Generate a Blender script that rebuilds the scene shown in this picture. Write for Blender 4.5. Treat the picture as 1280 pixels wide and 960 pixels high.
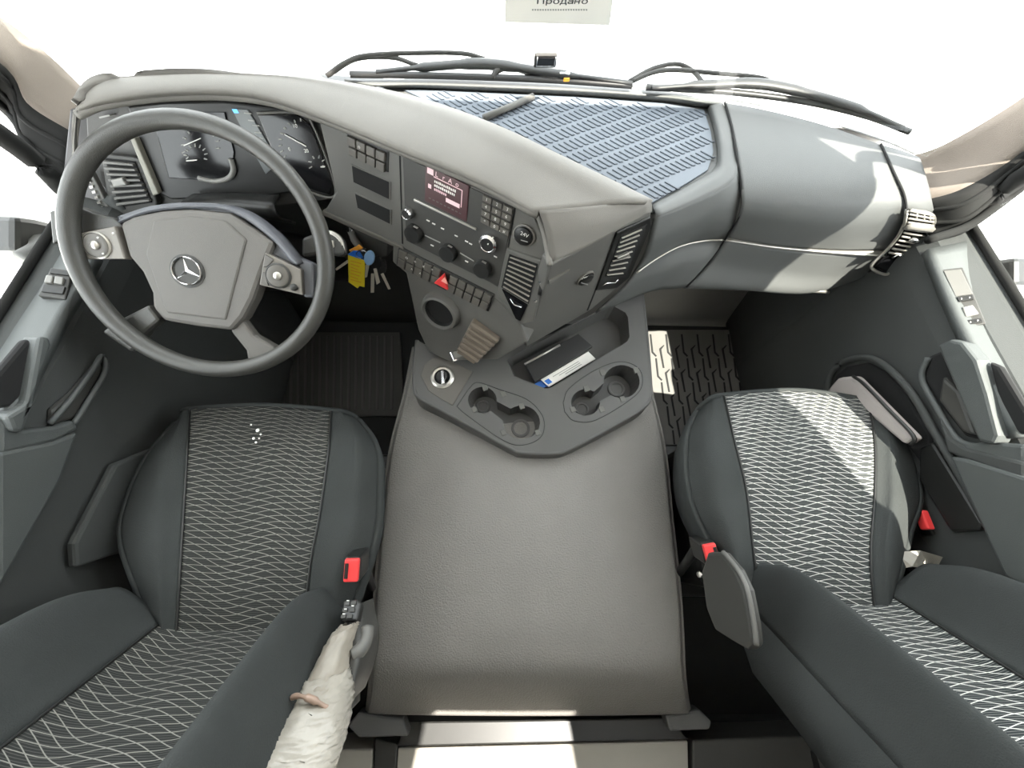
import bpy, bmesh, math, random
from mathutils import Vector as V, Matrix
random.seed(4)
for o in list(bpy.data.objects): bpy.data.objects.remove(o)
SC = bpy.context.scene; COL = SC.collection

# ---------------------------------------------------------------- camera
FPX = 481.0
CAM = V((-.06, 0, 1.42))
_x = V((10340, -150, -250)).normalized(); _y = V((4.5, 1115, -481)); _y = (_y - _x*_x.dot(_y)).normalized(); _z = _x.cross(_y)
ROT = Matrix((_x, _y, _z))            # camera axes -> world (rows are world axes in camera space)
cd = bpy.data.cameras.new('camera'); cam = bpy.data.objects.new('camera', cd); COL.objects.link(cam)
cam.matrix_world = Matrix.Translation(CAM) @ ROT.to_4x4()
cd.sensor_fit = 'HORIZONTAL'; cd.sensor_width = 36; cd.lens = 36*FPX/1280; cd.clip_start = .02
SC.camera = cam
# ---------------------------------------------------------------- light
w = bpy.data.worlds.new('World'); SC.world = w; w.use_nodes = True
w.node_tree.nodes['Background'].inputs[0].default_value = (.93, .97, 1, 1)
w.node_tree.nodes['Background'].inputs[1].default_value = 2.2
sd = bpy.data.lights.new('sun', 'SUN'); sd.energy = 7.5; sd.angle = .009; sd.color = (1, .95, .86)
so = bpy.data.objects.new('sun', sd); COL.objects.link(so); so.location = (3, 1, 9)
SUN_FROM = V((.33, -.38, 1)).normalized()
so.rotation_euler = SUN_FROM.to_track_quat('Z', 'Y').to_euler()
SC.view_settings.view_transform = 'Standard'; SC.view_settings.look = 'None'
SC.view_settings.exposure = 1.65; SC.view_settings.gamma = 1; SC.view_settings.use_curve_mapping = False

# ---------------------------------------------------------------- materials
def mat(name, col, rough=.6, bump=0, bscale=400, var=.12, metal=0, spec=.5, emit=0):
    m = bpy.data.materials.new(name); m.use_nodes = True; nt = m.node_tree; b = nt.nodes['Principled BSDF']
    b.inputs['Roughness'].default_value = rough; b.inputs['Metallic'].default_value = metal
    b.inputs['Specular IOR Level'].default_value = spec
    tc = nt.nodes.new('ShaderNodeTexCoord')
    if var:
        no = nt.nodes.new('ShaderNodeTexNoise'); no.inputs['Scale'].default_value = 9; no.inputs['Detail'].default_value = 5
        nt.links.new(tc.outputs['Object'], no.inputs['Vector'])
        mx = nt.nodes.new('ShaderNodeMix'); mx.data_type = 'RGBA'
        mx.inputs[6].default_value = (*[c*(1-var) for c in col], 1); mx.inputs[7].default_value = (*[min(1, c*(1+var)) for c in col], 1)
        nt.links.new(no.outputs['Fac'], mx.inputs[0]); nt.links.new(mx.outputs[2], b.inputs['Base Color'])
    else: b.inputs['Base Color'].default_value = (*col, 1)
    if bump:
        n2 = nt.nodes.new('ShaderNodeTexNoise'); n2.inputs['Scale'].default_value = bscale; n2.inputs['Detail'].default_value = 3
        nt.links.new(tc.outputs['Object'], n2.inputs['Vector'])
        bp = nt.nodes.new('ShaderNodeBump'); bp.inputs['Strength'].default_value = bump; bp.inputs['Distance'].default_value = .002
        nt.links.new(n2.outputs['Fac'], bp.inputs['Height']); nt.links.new(bp.outputs['Normal'], b.inputs['Normal'])
    if emit:
        b.inputs['Emission Color'].default_value = (*col, 1); b.inputs['Emission Strength'].default_value = emit
    return m

def fabric(name, base, line, amount):
    m = bpy.data.materials.new(name); m.use_nodes = True; nt = m.node_tree; b = nt.nodes['Principled BSDF']
    b.inputs['Roughness'].default_value = .95; b.inputs['Specular IOR Level'].default_value = .15
    N = nt.nodes.new; L = nt.links.new
    uv = N('ShaderNodeUVMap'); sp = N('ShaderNodeSeparateXYZ'); L(uv.outputs[0], sp.inputs[0])
    no = N('ShaderNodeTexNoise'); no.inputs['Scale'].default_value = 9; no.inputs['Detail'].default_value = 1; L(uv.outputs[0], no.inputs['Vector'])
    def M(op, a, b_, c=None):
        n = N('ShaderNodeMath'); n.operation = op
        for i, v in enumerate((a, b_, c)):
            if v is None: continue
            if isinstance(v, (int, float)): n.inputs[i].default_value = v
            else: L(v, n.inputs[i])
        return n.outputs[0]
    u, v = sp.outputs[0], sp.outputs[1]
    wob = M('MULTIPLY', M('SUBTRACT', no.outputs['Fac'], .5), .9)
    sn = M('MULTIPLY', M('SINE', M('MULTIPLY', u, 40), 0), .3)
    def fam(fv, fu, ww, sgn):
        t = M('ADD', M('ADD', M('MULTIPLY', v, fv), M('MULTIPLY', u, fu)), M('ADD', M('MULTIPLY', wob, sgn), sn))
        d = M('ABSOLUTE', M('SUBTRACT', M('FRACT', t, 0), .5), 0)
        return M('LESS_THAN', d, ww)
    a = fam(78, 9, .045, 1); c = fam(70, -24, .045, .6); e = fam(300, 3, .12, .6)
    mx = M('MINIMUM', M('ADD', M('ADD', a, c), M('MULTIPLY', e, .22)), 1)
    n3 = N('ShaderNodeTexNoise'); n3.inputs['Scale'].default_value = 5; L(uv.outputs[0], n3.inputs['Vector'])
    mx = M('MULTIPLY', mx, M('MULTIPLY', M('ADD', n3.outputs['Fac'], .25), amount))
    mc = N('ShaderNodeMix'); mc.data_type = 'RGBA'; mc.inputs[6].default_value = (*base, 1); mc.inputs[7].default_value = (*line, 1)
    L(mx, mc.inputs[0]); L(mc.outputs[2], b.inputs['Base Color'])
    return m

PAD = mat('soft_pad', (.165, .156, .14), .62, .35, 900)
PLA = mat('grey_plastic', (.112, .109, .1), .5, .2, 900)
DPL = mat('dark_plastic', (.042, .041, .037), .5, .2, 900)
DASH = mat('dash_skin', (.095, .098, .095), .55, .35, 900)
BLK = mat('black_plastic', (.014, .014, .013), .4)
GLB = mat('gloss_black', (.008, .008, .009), .12)
VOID = mat('dark_recess', (.008, .008, .008), .9)
BUT = mat('button_plastic', (.1, .092, .08), .45)
CONS = mat('console_plastic', (.085, .084, .081), .5, .25, 900)
TUN = mat('tunnel_vinyl', (.19, .18, .167), .42, 1.0, 260)
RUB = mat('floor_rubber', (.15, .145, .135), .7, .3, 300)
DRUB = mat('groove_rubber', (.012, .012, .012), .8)
CARP = mat('dark_carpet', (.022, .023, .023), .95, .6, 700)
MATR = mat('blue_grey_rubber', (.125, .145, .17), .6, .2, 700)
MATD = mat('rib_rubber', (.07, .082, .1), .6)
SEAT = mat('seat_velour', (.037, .04, .039), .95, .5, 500, .25, 0, .2)
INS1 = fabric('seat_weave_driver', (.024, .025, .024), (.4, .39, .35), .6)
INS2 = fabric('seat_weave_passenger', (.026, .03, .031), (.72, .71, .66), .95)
DOOR = mat('door_plastic', (.072, .078, .076), .55, .3, 800)
DDOOR = mat('door_dark', (.045, .048, .046), .75, .3, 800)
PIL = mat('pillar_fabric', (.17, .145, .12), .9, .4, 700)
WHEEL = mat('wheel_leather', (.05, .049, .044), .38, .25, 600)
HUBM = mat('hub_plastic', (.115, .108, .098), .5, .3, 900)
HUBT = mat('hub_trim', (.12, .125, .14), .38, .1, 900)
SILV = mat('silver_trim', (.5, .48, .44), .3, metal=.8)
CHR = mat('chrome', (.8, .8, .8), .15, metal=1, var=0)
WHT = mat('white_print', (.75, .74, .7), .6, var=0)
DIM = mat('grey_print', (.3, .3, .28), .6, var=0)
RED = mat('red_plastic', (.75, .05, .05), .4)
REDL = mat('pale_red', (.9, .35, .3), .4)
YEL = mat('yellow_tag', (.85, .66, .03), .5)
ORG = mat('orange_plastic', (.8, .35, .04), .5)
BLU = mat('blue_plastic', (.02, .16, .6), .35)
LBLU = mat('pale_blue_plastic', (.25, .42, .65), .3)
BRASS = mat('key_metal', (.62, .57, .48), .4, metal=.3)
SCR = mat('screen_maroon', (.05, .022, .024), .3, emit=.12, var=0)
SCP = mat('screen_pink', (.55, .38, .4), .5, emit=.25, var=0)
SCB = mat('screen_blue', (.1, .35, .7), .5, emit=.5, var=0)
SCG = mat('cluster_screen', (.1, .11, .11), .3, emit=.12)
PAPER = mat('paper', (.85, .84, .8), .8, var=.04)
FOLD = mat('black_leatherette', (.012, .012, .012), .55, .2, 700)
BAG = mat('grey_bag_cloth', (.42, .38, .36), .9, .3, 500)
WRAP = mat('dirty_wrap', (.3, .27, .225), .35, 1.0, 45, .6)
BEIGE = mat('locker_panel', (.3, .28, .245), .6, .2, 400)
WIPE = mat('wiper_black', (.018, .018, .018), .5)
HOSE = mat('hose', (.03, .028, .026), .6)
WHTP = mat('white_body', (.85, .85, .85), .3, var=.02)
CONC = mat('bright_concrete', (.8, .79, .77), .9, .1, 30)
HEAD = mat('headliner', (.45, .43, .4), .95)
def glass(name='window_glass'):
    m = bpy.data.materials.new(name); m.use_nodes = True; nt = m.node_tree; nt.nodes.clear()
    o = nt.nodes.new('ShaderNodeOutputMaterial'); t = nt.nodes.new('ShaderNodeBsdfTransparent'); t.inputs[0].default_value = (.97, .98, .97, 1)
    g = nt.nodes.new('ShaderNodeBsdfGlossy'); g.inputs['Roughness'].default_value = .02
    x = nt.nodes.new('ShaderNodeMixShader'); x.inputs[0].default_value = .035
    nt.links.new(t.outputs[0], x.inputs[1]); nt.links.new(g.outputs[0], x.inputs[2]); nt.links.new(x.outputs[0], o.inputs[0]); return m
GLASS = glass()
SEAL_SHADE = mat('matte_seal_and_shade', (.02, .02, .019), .95, spec=.1)
PODM = mat('pod_plastic', (.17, .155, .135), .4)
ROCK = mat('rocker_grey', (.22, .215, .2), .45)

# ---------------------------------------------------------------- geometry helpers
def ray(px, py): return ROT @ V(((px-640)/FPX, -(py-480)/FPX, -1))
def U(px, py, ax, v):
    d = ray(px, py); i = 'xyz'.index(ax); return CAM + d*((v-CAM[i])/d[i])
def Z(px, py, z): return U(px, py, 'z', z)
class Plane:
    def __init__(s, a, b, c):
        s.o = V(a); s.n = (V(b)-s.o).cross(V(c)-s.o).normalized()
        if s.n.dot(CAM-s.o) < 0: s.n = -s.n
    def __call__(s, px, py, off=0):
        d = ray(px, py); return CAM + d*((s.o-CAM).dot(s.n)/d.dot(s.n)) + s.n*off
    def shift(s, off):
        p = Plane.__new__(Plane); p.o = s.o + s.n*off; p.n = s.n; return p
def empty(name, loc, label=None, cat=None, group=None, kind=None):
    o = bpy.data.objects.new(name, None); COL.objects.link(o); o.location = loc; o.empty_display_size = .05
    return tag(o, label, cat, group, kind)
def tag(o, label=None, cat=None, group=None, kind=None):
    for k, v in (('label', label), ('category', cat), ('group', group), ('kind', kind)):
        if v: o[k] = v
    return o
def wloc(o):
    p = V((0, 0, 0))
    while o: p += o.location; o = o.parent
    return p
def link(name, me, m, parent, loc):
    o = bpy.data.objects.new(name, me); COL.objects.link(o)
    if m: me.materials.clear(); me.materials.append(m)
    if parent: o.parent = parent; o.location = V(loc) - wloc(parent)
    else: o.location = loc
    return o
def mk(name, verts, faces, m, parent=None, smooth=False, bevel=0, solid=0, seg=2, uvs=None):
    verts = [V(v) for v in verts]
    c = sum(verts, V((0, 0, 0)))/len(verts)
    me = bpy.data.meshes.new(name); me.from_pydata([v-c for v in verts], [], faces); me.update()
    if uvs:
        ul = me.uv_layers.new(name='UVMap')
        for lp in me.loops: ul.data[lp.index].uv = uvs[lp.vertex_index]
    bm = bmesh.new(); bm.from_mesh(me)
    if not uvs: bmesh.ops.recalc_face_normals(bm, faces=bm.faces)
    bm.to_mesh(me); bm.free()
    if smooth: me.polygons.foreach_set('use_smooth', [True]*len(me.polygons))
    o = link(name, me, m, parent, c)
    if solid: s = o.modifiers.new('solid', 'SOLIDIFY'); s.thickness = abs(solid); s.offset = -1 if solid > 0 else 1
    if bevel: b = o.modifiers.new('bevel', 'BEVEL'); b.width = bevel; b.segments = seg; b.limit_method = 'ANGLE'; b.angle_limit = .6
    return o
def prism(name, pts, n, top, bot, m, parent=None, bevel=0):
    k = len(pts); n = V(n)
    vs = [p+n*top for p in pts] + [p+n*bot for p in pts]
    fs = [list(range(k)), list(range(2*k-1, k-1, -1))] + [(i, (i+1) % k, k+(i+1) % k, k+i) for i in range(k)]
    return mk(name, vs, fs, m, parent, bevel=bevel)
def slab(name, px, pl, top, bot, m, parent=None, bevel=0):
    return prism(name, [pl(*p) for p in px], pl.n, top, bot, m, parent, bevel)
def cr(pts, n):
    """Catmull-Rom resample by index"""
    k = len(pts); out = []
    for i in range(n):
        t = i*(k-1)/(n-1); j = min(int(t), k-2); f = t-j
        p0 = pts[j-1] if j else pts[0]*2-pts[1]; p1 = pts[j]; p2 = pts[j+1]; p3 = pts[j+2] if j+2 < k else pts[-1]*2-pts[-2]
        out.append(.5*((2*p1)+(p2-p0)*f+(2*p0-5*p1+4*p2-p3)*f*f+(3*p1-p0-3*p2+p3)*f**3))
    return out
def grid(rows, nu, nv):
    rr = [cr([V(p) for p in r], nu) for r in rows]
    cols = [cr([r[i] for r in rr], nv) for i in range(nu)]
    return [[cols[i][j] for i in range(nu)] for j in range(nv)]
def gmesh(name, g, m, parent=None, solid=.006, uvs=False, flip=False, bevel=0):
    nv, nu = len(g), len(g[0])
    vs = [p for r in g for p in r]
    fs = [(j*nu+i, j*nu+i+1, (j+1)*nu+i+1, (j+1)*nu+i) for j in range(nv-1) for i in range(nu-1)]
    a = sum(((vs[f[1]]-vs[f[0]]).cross(vs[f[2]]-vs[f[0]]).normalized() for f in fs), V((0, 0, 0)))
    if (a.dot(CAM - vs[len(vs)//2]) < 0) != flip: fs = [f[::-1] for f in fs]
    uv = None
    if uvs:
        uv = []; mid = nu//2; acc = 0; vv = [0]
        for j in range(1, nv): acc += (g[j][mid]-g[j-1][mid]).length; vv.append(acc)
        for j in range(nv):
            row = [0]
            for i in range(1, nu): row.append(row[-1]+(g[j][i]-g[j][i-1]).length)
            uv += [(x-row[mid], vv[j]) for x in row]
    else: uv = [(0, 0)]*len(vs)
    return mk(name, vs, fs, m, parent, True, bevel, solid, uvs=uv)
def loft(name, rows, nu, nv, m, parent=None, solid=.006, **k):
    return gmesh(name, grid(rows, nu, nv), m, parent, solid, **k)
def zrow(*p): return [Z(*q) for q in p]
def tube(name, pts, r, m, parent=None, n=10, res=0, closed=False, flat=1):
    pts = [V(p) for p in pts]
    if res: pts = cr(pts, res)
    k = len(pts); rs = r if isinstance(r, list) else [r]*k
    if len(rs) != k: rs = [rs[min(int(i*len(rs)/k), len(rs)-1)] for i in range(k)]
    vs = []; up = V((0, 0, 1))
    for i, p in enumerate(pts):
        t = ((pts[(i+1) % k] if (closed or i < k-1) else p) - (pts[i-1] if (closed or i) else p)).normalized()
        a = t.cross(up)
        if a.length < .05: a = t.cross(V((0, 1, 0)))
        a.normalize(); b = a.cross(t)
        for j in range(n):
            q = 2*math.pi*j/n; vs.append(p+a*(rs[i]*math.cos(q))+b*(rs[i]*flat*math.sin(q)))
    fs = [(i % k*n+j, i % k*n+(j+1) % n, (i+1) % k*n+(j+1) % n, (i+1) % k*n+j) for i in range(k if closed else k-1) for j in range(n)]
    if not closed: fs += [list(range(n))[::-1], list(range((k-1)*n, k*n))]
    return mk(name, vs, fs, m, parent, True)
def lathe(name, c, ax, prof, m, parent=None, n=32, arc=None):
    ax = V(ax).normalized(); a = ax.orthogonal().normalized(); b = ax.cross(a); vs = []; k = len(prof)
    for i in range(n):
        q = 2*math.pi*i/n
        for r, h in prof: vs.append(V(c)+ax*h+(a*math.cos(q)+b*math.sin(q))*r)
    fs = [(i*k+j, (i+1) % n*k+j, (i+1) % n*k+j+1, i*k+j+1) for i in range(n) for j in range(k-1)]
    o = mk(name, vs, fs, m, parent, True)
    e = o.modifiers.new('es', 'EDGE_SPLIT'); e.split_angle = .7
    return o
def box(name, c, s, m, parent=None, bevel=.004, ax=None):
    ax = ax or (V((1, 0, 0)), V((0, 1, 0)), V((0, 0, 1))); c = V(c)
    pts = [c+ax[0]*(x*s[0]/2)+ax[1]*(y*s[1]/2) for x, y in ((-1, -1), (1, -1), (1, 1), (-1, 1))]
    return prism(name, pts, ax[2], s[2]/2, -s[2]/2, m, parent, bevel)
def circ(px, py, r, n=24, ry=None): return [(px+r*math.cos(2*math.pi*i/n), py+(ry or r)*math.sin(2*math.pi*i/n)) for i in range(n)]
def lerp(a, b, t): return tuple(x+(y-x)*t for x, y in zip(a, b))
def quad(TL, TR, BR, BL, u, v): return lerp(lerp(TL, TR, u), lerp(BL, BR, u), v)
def cell(Q, u0, u1, v0, v1): return [quad(*Q, u0, v0), quad(*Q, u1, v0), quad(*Q, u1, v1), quad(*Q, u0, v1)]
def holed(name, outer, holes, n, m, parent=None, thick=.004):
    """flat plate with holes, world points, thickness along -n"""
    bm = bmesh.new(); es = []
    for lp in [outer]+holes:
        vs = [bm.verts.new(p) for p in lp]
        es += [bm.edges.new((vs[i], vs[(i+1) % len(vs)])) for i in range(len(vs))]
    bmesh.ops.triangle_fill(bm, use_beauty=True, use_dissolve=False, edges=es, normal=n)
    for f in bm.faces:
        f.normal_update()
        if f.normal.dot(n) < 0: f.normal_flip()
    bm.verts.index_update()
    vs = [v.co.copy() for v in bm.verts]; fs = [[v.index for v in f.verts] for f in bm.faces]; bm.free()
    return mk(name, vs, fs, m, parent, solid=thick, uvs=[(0, 0)]*len(vs))
def text(s, pos, udir, n, size, m, parent, name='lettering'):
    cu = bpy.data.curves.new(name, 'FONT'); cu.body = s; cu.size = size; cu.align_x = 'CENTER'; cu.align_y = 'CENTER'; cu.extrude = 0
    t = bpy.data.objects.new(name, cu); COL.objects.link(t)
    bpy.context.view_layer.update()
    me = bpy.data.meshes.new_from_object(t.evaluated_get(bpy.context.evaluated_depsgraph_get()))
    bpy.data.objects.remove(t); bpy.data.curves.remove(cu)
    u = V(udir); n = V(n).normalized(); u = (u-n*u.dot(n)).normalized(); v = n.cross(u)
    R = Matrix((u, v, n)).transposed()
    me.transform(R.to_4x4())
    return link(name, me, m, parent, pos)
def ptext(s, px, py, pl, size, m, parent, off=.001, du=(5, 0)):
    return text(s, pl(px, py, off), pl(px+du[0], py+du[1])-pl(px, py), pl.n, size, m, parent)

# ================================================================ SETTING
ground = mk('ground', [(-30, -30, -1.25), (30, -30, -1.25), (30, 30, -1.25), (-30, 30, -1.25)], [(0, 1, 2, 3)], CONC); tag(ground, kind='structure')
floor = box('floor', (0, -.1, -.02), (2.0, 2.2, .04), CARP, bevel=0); tag(floor, kind='structure')
fw = loft('wall_front', [[V((x, .985, .80)) for x in (-.93, 0, .93)], [V((x, .985, .5)) for x in (-.99, 0, .99)], [V((x, .97, .28)) for x in (-.99, 0, .99)], [V((x, .925, .03)) for x in (-.99, 0, .99)], [V((x, .90, .0)) for x in (-.99, 0, .99)]], 6, 14, mat('bulkhead_trim', (.3, .29, .27), .7, .2, 500), solid=.01); tag(fw, kind='structure')
rearwall = box('wall_rear', (0, -1.22, .95), (2.0, .04, 1.95), HEAD, bevel=0); tag(rearwall, kind='structure')
# roof with an unseen opening, placed to throw sun on the rear lockers
sun_opening = [V((.3, -1.2, 1.93)), V((.72, -1.2, 1.93)), V((.68, -.98, 1.93)), V((.34, -.98, 1.93))]
sv = box('trim_7', (0, .80, 1.9), (1.9, .36, .03), BLK, bevel=.01); tag(sv, kind='structure')  # unseen outside visor, added to keep sun off the dash rim and wipers
ceil = holed('ceiling', [V((-1.0, -1.24, 1.93)), V((1.0, -1.24, 1.93)), V((1.0, .55, 1.93)), V((-1.0, .55, 1.93))], [sun_opening], V((0, 0, -1)), HEAD, thick=.04); tag(ceil, kind='structure')
# windscreen: base curve follows the rear edge of the dashboard
base = zrow((70, 96, .865), (250, 90, .865), (430, 95, .865), (640, 101, .865), (800, 111, .865), (905, 124, .865), (1010, 146, .865), (1100, 174, .865), (1158, 196, .865))
top = [V((x, .55+.1*(1-(x/.95)**2), 1.9)) for x in (-.95, -.7, -.45, -.2, .05, .3, .5, .75, .95)]
ws = loft('window_1', [base, top], 40, 4, GLASS, solid=.004); tag(ws, kind='structure')

def door(side, n):
    s = side
    r = empty('door_%d' % n, (s*.95, .1, 0), kind='structure')
    prof = [(.90, 0), (.90, .70), (.905, .745), (.925, .772), (.965, .79), (.985, .795), (1.0, .80), (1.0, 0)]
    y0, y1 = -1.2, .70
    k = len(prof)
    vs = [V((s*x, y, z)) for y in (y0, y1) for x, z in prof]
    fs = [(i, (i+1) % k, k+(i+1) % k, k+i) for i in range(k)] + [list(range(k)), list(range(2*k-1, k-1, -1))]
    mk('door_panel', vs, fs, DDOOR, r, bevel=.006)
    for nm, pts, rad in (('window_seal', [(s*.982, .69, .80), (s*.982, .2, .80), (s*.982, -.6, .80)], .008),
                         ('window_frame', [(s*.985, .69, .8), (s*.985, .69, .95), (s*.97, .56, 1.5), (s*.965, .47, 1.6), (s*.965, .3, 1.62), (s*.965, -.04, 1.6), (s*.97, -.14, 1.47), (s*.98, -.32, .97), (s*.985, -.36, .8)], .018)):
        tube(nm, pts, rad, SEAL_SHADE, r, res=30 if nm == 'window_seal' else 60)
    g = loft('window_pane', [[V((s*.988, y, .79)) for y in (-.36, .2, .69)], [V((s*.968, y, 1.62)) for y in (-.08, .2, .47)]], 4, 3, GLASS, r, solid=.004)
    return r
D2 = door(1, 2); D1 = door(-1, 1)
for s, nm in ((1, 'wall_right'), (-1, 'wall_left')):
    tag(box(nm, (s*.985, -.92, 1.36), (.03, .6, 1.13), HEAD, bevel=0), kind='structure')
    pp = [(-.62, .80), (-.36, .80), (-.32, .97), (-.14, 1.47), (-.04, 1.6), (.45, 1.62), (.47, 1.93), (-.62, 1.93)]
    hd = prism('trim_%d' % (3 if s > 0 else 4), [V((s*(.985-.03*max(0, z-.9)), y, z)) for y, z in pp], V((s, 0, 0)), .03, 0, HEAD); tag(hd, kind='structure')
    kp_ = loft('trim_%d' % (5 if s > 0 else 6), [[V((s*.90, .69, z)) for z in (0, .3, .6, .79)], [V((s*.905, .80, z)) for z in (0, .3, .6, .80)], [V((s*.92, .99, z)) for z in (0, .25, .5, .72)]], 12, 8, DDOOR, solid=.03, flip=False); tag(kp_, kind='structure')
# windscreen pillars
def pillar(name, secs, m):
    g = grid(secs, 13, 24)
    o = gmesh(name, [r[:7] for r in g], m, None, .03); tag(o, kind='structure')
    gmesh('pillar_seal_shade', [r[6:] for r in g], SEAL_SHADE, o, .03)  # dark lower half: shade painted in on the left, weatherstrip on the right
    for k_ in (8, 10): tube('pillar_groove', [r[k_] for r in g[:18]], .005, SEAL_SHADE, o, 6)
    return o
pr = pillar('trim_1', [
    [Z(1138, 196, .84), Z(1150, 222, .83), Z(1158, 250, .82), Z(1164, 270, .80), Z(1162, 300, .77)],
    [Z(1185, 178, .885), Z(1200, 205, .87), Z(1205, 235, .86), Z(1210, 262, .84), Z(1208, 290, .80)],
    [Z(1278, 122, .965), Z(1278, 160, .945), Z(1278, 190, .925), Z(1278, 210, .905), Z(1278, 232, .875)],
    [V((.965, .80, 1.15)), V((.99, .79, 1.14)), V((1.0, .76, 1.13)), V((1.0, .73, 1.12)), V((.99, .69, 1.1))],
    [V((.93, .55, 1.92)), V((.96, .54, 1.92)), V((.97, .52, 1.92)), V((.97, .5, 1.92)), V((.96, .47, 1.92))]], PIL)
tube('pillar_seal', [Z(1160, 300, .80), Z(1205, 285, .815), Z(1240, 262, .84), Z(1280, 232, .868), V((.985, .69, 1.1))], .009, SEAL_SHADE, pr, res=24)
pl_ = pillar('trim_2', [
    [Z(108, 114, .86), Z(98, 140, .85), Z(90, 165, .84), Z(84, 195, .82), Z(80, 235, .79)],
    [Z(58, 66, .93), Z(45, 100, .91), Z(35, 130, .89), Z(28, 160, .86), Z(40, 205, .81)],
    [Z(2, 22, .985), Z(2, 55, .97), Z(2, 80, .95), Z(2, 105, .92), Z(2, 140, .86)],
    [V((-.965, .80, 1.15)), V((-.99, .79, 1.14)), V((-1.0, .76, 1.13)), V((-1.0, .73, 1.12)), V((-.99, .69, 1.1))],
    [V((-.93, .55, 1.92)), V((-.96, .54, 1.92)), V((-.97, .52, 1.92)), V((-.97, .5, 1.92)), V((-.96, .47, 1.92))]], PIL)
tube('pillar_seal', [Z(78, 240, .79), Z(60, 222, .81), Z(35, 180, .84), Z(2, 132, .875), V((-.985, .69, 1.1))], .009, SEAL_SHADE, pl_, res=24)

# engine tunnel
tun = empty('engine_tunnel', (.04, .1, 0), 'grey vinyl engine tunnel between the two seats', 'tunnel')
TZ = .37
def tsec(L, R, z, drop):
    # cross-section from left foot to right foot, L/R edge points at height z
    L = V(L); R = V(R); c = (R-L); n = c.length; e = c/n
    return [L+V((0, 0, -drop)), L+V((0, 0, -.06)), L+e*.012+V((0, 0, -.015)), L+e*.05, L+e*(n*.3)+V((0, 0, .008)), L+e*(n*.5)+V((0, 0, .01)), L+e*(n*.7)+V((0, 0, .008)), R-e*.05, R-e*.012+V((0, 0, -.015)), R+V((0, 0, -.06)), R+V((0, 0, -drop))]
secs = [tsec(Z(512, 430, .36), Z(812, 430, .36), .36, .36), tsec(Z(500, 490, TZ), Z(822, 490, TZ), TZ, TZ), tsec(Z(482, 560, TZ), Z(838, 560, TZ), TZ, TZ), tsec(Z(470, 650, TZ), Z(848, 650, TZ), TZ, TZ),
        tsec(Z(462, 740, TZ), Z(858, 740, TZ), TZ, TZ), tsec(Z(458, 800, TZ), Z(862, 800, TZ), TZ-.002, TZ), tsec(Z(456, 838, TZ-.012), Z(864, 838, TZ-.012), TZ, TZ-.02), tsec(Z(453, 872, .305), Z(868, 872, .305), .3, .3), tsec(Z(450, 893, .25), Z(872, 893, .25), .2, .25)]
loft('tunnel_cover', secs, 81, 60, TUN, tun, solid=.008)
# flange feet at the rear corners
prism('tunnel_foot', [Z(x, y, .235) for x, y in ((436, 905), (450, 888), (505, 896), (512, 918), (450, 920))], V((0, 0, 1)), .012, -.03, CONS, tun, .005)
prism('tunnel_foot', [Z(x, y, .235) for x, y in ((830, 892), (872, 885), (887, 900), (884, 910), (835, 912))], V((0, 0, 1)), .012, -.03, CONS, tun, .005)
# rear lockers under the bunk
def locker(name, pts, z, m, label, h=.1):
    o = prism(name, [Z(x, y, z) for x, y in pts], V((0, 0, 1)), 0, -h, m, None, .004); return tag(o, label, 'locker' if 'locker' in name else 'bracket')
tag(prism('tunnel_rear_strip', [Z(x, y, .21) for x, y in ((505, 902), (838, 897), (862, 925), (495, 934))], V((0, 0, 1)), 0, -.1, BLK, None, .004), 'black plastic strip behind the engine tunnel', 'trim strip')
locker('locker', ((497, 935), (860, 926), (862, 1010), (494, 1010)), .20, BEIGE, 'beige middle locker lid behind the engine tunnel')
locker('locker', ((385, 938), (466, 936), (462, 1010), (360, 1010)), .20, BEIGE, 'small beige locker lid left of the black bracket behind the tunnel')
locker('locker_bracket', ((468, 922), (497, 930), (492, 1010), (465, 1010)), .205, BLK, 'narrow black bracket between two beige locker lids')
lk = locker('locker', ((866, 925), (1050, 918), (1150, 918), (1170, 1010), (866, 1010)), .20, DPL, 'dark grey locker lid with recessed grip behind passenger seat')
pz = Plane(Z(900, 930, .201), Z(1000, 930, .201), Z(1000, 990, .201))
slab('grip_recess', ((1013, 938), (1060, 933), (1075, 965), (1020, 972)), pz, .0015, -.001, BLK, lk); slab('grip_flap', ((1020, 943), (1060, 939), (1075, 968), (1028, 972)), pz, .004, 0, DPL, lk, .002)
tag(box('rear_step', (0, -.62, .04), (1.75, .36, .06), CARP, bevel=.01), 'dark carpeted step behind the seats', 'step')
# floor mats
fm = empty('floor_mat', Z(860, 450, .01), 'grey rubber floor mat with branching grooves in passenger footwell', 'mat')
fmp = Plane(Z(820, 420, .018), Z(900, 420, .018), Z(880, 520, .018))
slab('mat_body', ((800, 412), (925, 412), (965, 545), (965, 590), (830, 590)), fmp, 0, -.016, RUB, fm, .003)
for r_ in range(5):
    for c_ in range(7):
        x0 = 812 + c_*19.5 + r_*7; y0 = 418 + r_*30
        if x0 > 945 or y0 > 545: continue
        slab('groove', ((x0, y0), (x0+2, y0), (x0+4.5, y0+22), (x0+9, y0+27), (x0+7.5, y0+28), (x0+2.5, y0+23)), fmp, .0015, -.002, DRUB, fm)
        x1 = x0+12; y1 = y0+13
        slab('groove', ((x1+6, y1), (x1+6, y1+1.5), (x1+2.5, y1+6), (x1+6.5, y1+29), (x1+4.5, y1+29), (x1, y1+5)), fmp, .0015, -.002, DRUB, fm)
dm = empty('floor_mat', Z(440, 460, .01), 'dark ridged rubber floor mat in driver footwell', 'mat')
dmp = Plane(Z(400, 420, .015), Z(480, 420, .015), Z(440, 520, .015))
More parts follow.
